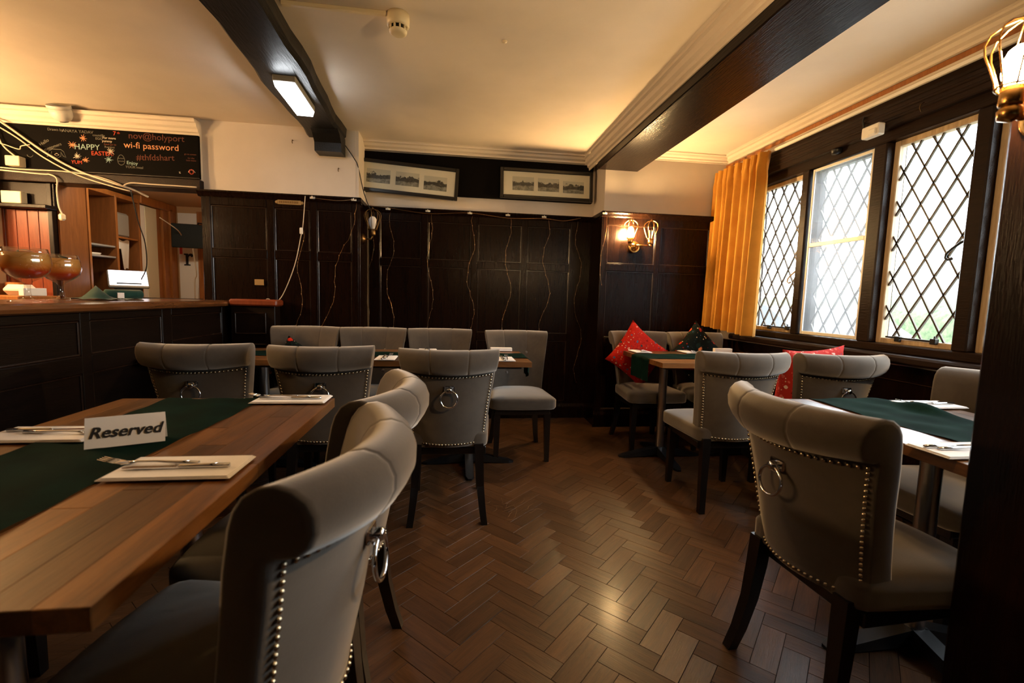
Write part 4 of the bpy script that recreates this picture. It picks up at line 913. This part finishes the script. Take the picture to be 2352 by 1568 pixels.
# ------------------------------------------------------------------ tables
ZT = .80
def table(x0, x1, y0, y1, label, along='y', rz=0.0, foot=None, seed=1, dark='stave_wood'):
    r = random.Random(seed); cx, cy = (x0+x1)/2, (y0+y1)/2
    t = thing('dining_table', label, 'table', (cx, cy, 0), rz)
    W, L = (x1-x0, y1-y0) if along == 'y' else (y1-y0, x1-x0)
    n = max(6, round(W/.068)); sw = W/n
    for i in range(n):
        a = -L/2; u0 = -W/2+i*sw
        while a < L/2-1e-4:
            b = min(L/2, a+r.uniform(.28, .62))
            if L/2-b < .14: b = L/2
            m = MB().box(u0, u0+sw, a, b, -.036, 0, .0012)
            o = m.build('stave', dark, t, (0, 0, ZT), (0, 0, 0 if along == 'y' else -HALF)); a = b
    ap = MB().box(-W/2+.06, W/2-.06, -L/2+.06, L/2-.06, -.056, -.036); ap.build('under_frame', 'leg_wood', t, (0, 0, ZT), (0, 0, 0 if along == 'y' else -HALF))
    for fx, fy in (foot or [(0, 0)]):
        MB().lathe([(.032, .05), (.032, .70), (.05, .745), (0, .745)], fx, fy, 0, 20).build('column', 'brushed_steel', t)
        for k in range(4):
            a = k*HALF; c, s_ = cos(a), sin(a)
            m = MB().add([(.02, -.03, .02), (.02, .03, .02), (.02, .03, .085), (.02, -.03, .085), (.30, -.028, .0), (.30, .028, .0), (.30, .028, .02), (.30, -.028, .02), (.335, -.012, 0), (.335, .012, 0), (.335, .012, .012), (.335, -.012, .012)],
                         [(0, 1, 2, 3), (0, 4, 5, 1), (3, 2, 6, 7), (1, 5, 6, 2), (0, 3, 7, 4), (4, 8, 9, 5), (7, 6, 10, 11), (5, 9, 10, 6), (4, 7, 11, 8), (8, 11, 10, 9)])
            m.build('foot', 'black_iron', t, (fx, fy, 0), (0, 0, a))
    return t
table(-1.245, -.468, .63, 1.885, 'oiled striped wood table bearing the Reserved card', 'y', foot=[(0, -.32), (0, .32)], seed=3)
table(-.69, .53, 2.97, 3.60, 'long striped wood table with end overhung by a green runner, by the aisle', 'x', foot=[(.21, 0)], seed=4)
table(-1.86, -.70, 2.97, 3.60, 'darker far half of the long table against the bar', 'x', foot=[(0, 0)], seed=5)
table(1.455, 2.56, 2.98, 3.72, 'wood table in the corner under the curtain', 'x', foot=[(-.36, 0), (.36, 0)], seed=6)
table(1.425, 2.13, 1.00, 1.84, 'pale gleaming wood table beside the near oak post', 'y', rz=radians(-3), foot=[(-.10, -.08)], seed=8)

# ------------------------------------------------------------------ runners
def runner(fn, nu, nv, label):
    m = MB(); m.grid(nu, nv, fn); o = tag(m.build('table_runner', 'runner_green'), label, 'table runner'); return o
def runner_y(xa, xb, y0, y1, drop0, drop1, label, skew=0.0, seed=0, hump=None):
    L = (y1-y0)+drop0+drop1
    def fn(u, v):
        d = v*L-drop0; x = xa+(xb-xa)*u+skew*(v-.5)+.006*sin(v*9+seed)
        z = ZT+.0025+.0028*(1+sin(d*37+u*5+seed))*.5+.002*sin(u*13+d*11)
        if d < 0: return (x, y0-.006-.01*abs(sin(u*9)), ZT+d)
        if d > y1-y0: return (x, y1+.006+.012*abs(sin(u*9)), ZT-(d-(y1-y0)))
        if hump: z += hump[2]*exp(-((u-hump[0])/.10)**2-((v-hump[1])/.12)**2)
        return (x, y0+d, z)
    return runner(fn, 26, 90, label)
def runner_x(ya, yb, x0, x1, drop0, drop1, label, seed=0):
    L = (x1-x0)+drop0+drop1
    def fn(u, v):
        d = v*L-drop0; y = ya+(yb-ya)*u+.005*sin(v*8+seed); z = ZT+.0025+.0028*(1+sin(d*31+u*6+seed))*.5
        if d < 0: return (x0-.006-.012*abs(sin(u*8)), y, ZT+d)
        if d > x1-x0: return (x1+.006+.014*abs(sin(u*8)), y+.05*(d-(x1-x0))*(0.5-u)*4, ZT-(d-(x1-x0))*(1-.35*(2*u-1)**2))
        return (x0+d, y, z)
    return runner(fn, 20, 90, label)
runner_y(-1.09, -.745, .63, 1.885, .16, .16, 'dark green runner under the Reserved card', .03, 1)
runner_x(3.15, 3.42, -.69, .53, .0, .15, 'green runner hanging off the aisle end of the long table', 2)
runner_x(3.15, 3.42, -1.86, -.70, .10, .0, 'green runner on the far half of the long table', 3)
runner_x(3.20, 3.50, 1.455, 2.50, .17, .0, 'green runner on the corner table in front of the cushions', 4)
runner_y(1.60, 1.96, 1.01, 1.85, .12, .02, 'bright green runner on the gleaming table by the post', .02, 5, hump=(.9, .72, .035))

# ------------------------------------------------------------------ napkins and cutlery
def napkin(x, y, rz, label, lx=.27, ly=.14):
    t = thing('napkin', label, 'napkin', (x, y, ZT+.006), rz, None)
    m = MB()
    for i in range(3):
        m.box(-lx/2+.003*i, lx/2-.004*i, -ly/2+.002*i, ly/2-.002*i, .0022*i, .0022*i+.0018, .0008)
    m.build('folded_cloth', 'napkin_cloth', t); return t
def fork_mb():
    m = MB(); P = [(-.105, 0, .004), (-.06, 0, .005), (-.01, 0, .008), (.03, 0, .007), (.05, 0, .004)]
    m.tube(P, [.0055, .005, .003, .003, .004], 6)
    m.add([(.045, -.005, .004), (.060, -.012, .003), (.078, -.012, .006), (.078, .012, .006), (.060, .012, .003), (.045, .005, .004), (.045, -.005, .0055), (.060, -.012, .0045), (.078, -.012, .0075), (.078, .012, .0075), (.060, .012, .0045), (.045, .005, .0055)],
          [(0, 1, 2, 3, 4, 5)[::-1], (6, 7, 8, 9, 10, 11), (0, 6, 7, 1), (1, 7, 8, 2), (2, 8, 9, 3), (3, 9, 10, 4), (4, 10, 11, 5)])
    for k in range(4): y = -.0102+.0068*k; m.tube([(.077, y, .0068), (.095, y, .010), (.112, y, .0145)], [.0022, .002, .0012], 4)
    return m
def knife_mb():
    m = MB(); m.tube([(-.105, 0, .0045), (-.06, 0, .0045), (-.0, 0, .0045), (.005, 0, .0045)], [.0062, .006, .005, .003], 6)
    m.prism([(.0, -.004), (.10, -.008), (.118, .0), (.115, .007), (.0, .005)], 'z', .0035, .0052); return m
FK, KN = fork_mb().mesh('fork', 'chrome'), knife_mb().mesh('knife', 'chrome')
def setting(x, y, rz, where, lx=.27, ly=.14, off=(0, 0)):
    """rz: direction the fork tines point"""
    napkin(x, y, rz, 'folded white napkin '+where, lx, ly)
    c, s_ = cos(rz), sin(rz)
    def pl_(px, py): return (x+px*c-py*s_, y+px*s_+py*c, ZT+.0125)
    a = link('fork', FK, None, pl_(.02+off[0], -.012), (0, 0, rz-.06)); tag(a, 'steel fork resting on the napkin '+where, 'fork')
    b = link('knife', KN, None, pl_(-.005, .016), (0, 0, rz+.03)); tag(b, 'steel knife resting on the napkin '+where, 'knife')
setting(-.62, 1.115, pi, 'in front of the Reserved card', off=(.05, 0))
setting(-.612, 1.83, pi, 'at the far corner of the reserved table', off=(.03, 0), ly=.13)
setting(-1.115, 1.395, 0, 'tucked beside the Reserved card', off=(.03, 0))
setting(-.43, 3.06, HALF, 'beside the middle chair at the long table', .20, .13)
setting(.36, 3.06, HALF, 'on the aisle end of the long table', .20, .12)
setting(-.19, 3.51, -HALF, 'opposite, at the wall side of the long table', .18, .14)
setting(-.93, 3.50, -HALF, 'on the far half of the long table', .18, .14)
setting(-1.60, 3.50, -HALF, 'nearest the bar on the long table', .18, .14)
setting(1.56, 3.62, -HALF, 'on the corner table by the red cushion', .18, .14)
setting(2.0, 3.62, -HALF, 'before the black floral cushion', .18, .14)
setting(2.44, 3.12, HALF, 'on the corner table behind the two chair backs', .18, .14)
setting(2.06, 1.70, pi, 'on the gleaming table by the window', .25, .13)
setting(1.50, 1.13, 0, 'on the gleaming table close to the post', .24, .13)
tag(MB().box(.30, .47, 3.545, 3.595, ZT+.004, ZT+.03, .002).build('folded_menu', 'paper'), 'white folded menu at the aisle end of the long table', 'menu')
tag(MB().box(2.26, 2.42, 3.66, 3.70, ZT+.001, ZT+.035, .002).build('folded_menu', 'paper'), 'white folded menu at the corner table', 'menu')
# reserved tent card
rs = thing('reserved_card', 'white folded tent card lettered Reserved', 'sign', (-.862, 1.315, ZT+.006), radians(24))
for s_ in (-1, 1):
    MB().box(-.083, .083, -.0006, .0006, 0, .079).build('card_face', 'paper', rs, (0, s_*.024, 0), (radians(17*s_), 0, 0))
me = text_mesh('Reserved', .040, 'ink_black', 'lettering', shear=.28, bold=.0007)
link('lettering', me, rs, (0, -.0135-.0016, .037), (radians(90-17), 0, 0))

# ------------------------------------------------------------------ cushions
def cushion_mesh(mat, a=.22):
    m = MB(); n = 16
    def side(sg):
        def fn(u, v):
            x, y = 2*u-1, 2*v-1
            pin = 1-.10*(1-abs(x)**2.2)*(abs(y)**3)-0; pin2 = 1-.10*(1-abs(y)**2.2)*(abs(x)**3)
            h = .072*max(0, (1-x**4)*(1-y**4))**.55+.004*sin(9*x+4*y)*(1-x*x)*(1-y*y)
            return (a*x*pin2, sg*h, a*y*pin)
        return fn
    m.grid(n, n, side(1)); m.grid(n, n, side(-1)); me = m.mesh('cushion', mat)
    bm = bmesh.new(); bm.from_mesh(me); bmesh.ops.remove_doubles(bm, verts=bm.verts, dist=.0005); bmesh.ops.recalc_face_normals(bm, faces=bm.faces); bm.to_mesh(me); bm.free()
    for p in me.polygons: p.use_smooth = True
    return me
def cushion(mat, x, y, z, rx, ry, rz, label, a=.22):
    o = link('cushion', cushion_mesh(mat, a), None, (x, y, z), (rx, ry, rz)); return tag(o, label, 'cushion')
cushion('floral_red', 1.62, 3.815, .755, radians(-10), radians(38), 0, 'bright red floral cushion standing on its corner')
cushion('floral_dark', 2.18, 3.815, .76, radians(-10), radians(44), 0, 'black cushion with orange roses below the curtain')
cushion('floral_pink', 2.17, 2.505, .745, radians(8), radians(-3), radians(8), 'red and pink floral cushion behind a chair back', .235)
cushion('floral_dark', -1.19, 3.66, .66, radians(-12), radians(30), 0, 'small dark floral cushion on the chair near the bar end', .17)

# ------------------------------------------------------------------ outdoors
structure(MB().box(2.78, 60, -40, 60, -.25, -.2).build('outside_ground', 'outside_paving'))
bm = bmesh.new(); bmesh.ops.create_grid(bm, x_segments=90, y_segments=14, size=1)
for v in bm.verts: v.co = Vector((7+1.0*v.co.y+random.uniform(-.03, .03), 9+16*v.co.x, -.2+1.6*(1-abs(v.co.y)**5)+random.uniform(-.03, .03)))
hm = MB().bm(bm, True); tag(hm.build('hedge', 'hedge_leaf'), 'clipped green hedge across the lane outside the window', 'hedge')
stuff(tag(MB().grid(20, 8, lambda u, v: (16+14*v, -10+45*u, -.1+2.4*v+.2*sin(u*20)), True).build('grass_bank', 'glare_grass'), 'glare-paled grass bank rising beyond the hedge', 'grass'))
vn = thing('van', 'white van with a red stripe parked outside the leaded window', 'van', (10.6, 8.2, .1), radians(30))
MB().prism([(-2.3, .35), (2.3, .35), (2.3, 1.05), (1.7, 1.2), (1.2, 1.9), (-2.3, 1.9)], 'x', -.9, .9).build('body', 'van_white', vn); MB().box(-.915, .915, -2.25, 2.2, 1.22, 1.32).build('stripe', 'van_red', vn)
for (yy_) in (-1.5, 1.4):
    for s_ in (-1, 1): MB().lathe([(0, -.1), (.3, -.1), (.33, -.06), (.33, .06), (.3, .1), (0, .1)], s_*.82, yy_, .33, 18, 'x').build('wheel', 'black_plastic', vn)
MB().box(-.91, .91, 1.1, 1.6, 1.35, 1.7, .03).build('side_window', 'car_blue', vn)
cr_ = thing('car', 'blue grey car parked close outside behind the curtain', 'car', (4.6, 6.4, -.2), radians(4))
MB().prism([(-2.0, .35), (2.0, .35), (2.05, .75), (1.2, .95), (.6, 1.4), (-1.1, 1.42), (-1.9, .95), (-2.05, .8)], 'x', -.8, .8).build('body', 'car_blue', cr_)
MB().box(-.81, .81, -1.0, .5, 1.0, 1.34, .05).build('glasshouse', 'black_plastic', cr_)
for yy_ in (-1.25, 1.25):
    for s_ in (-1, 1): MB().lathe([(0, -.1), (.28, -.1), (.31, -.06), (.31, .06), (.28, .1), (0, .1)], s_*.74, yy_, .31, 18, 'x').build('wheel', 'black_plastic', cr_)
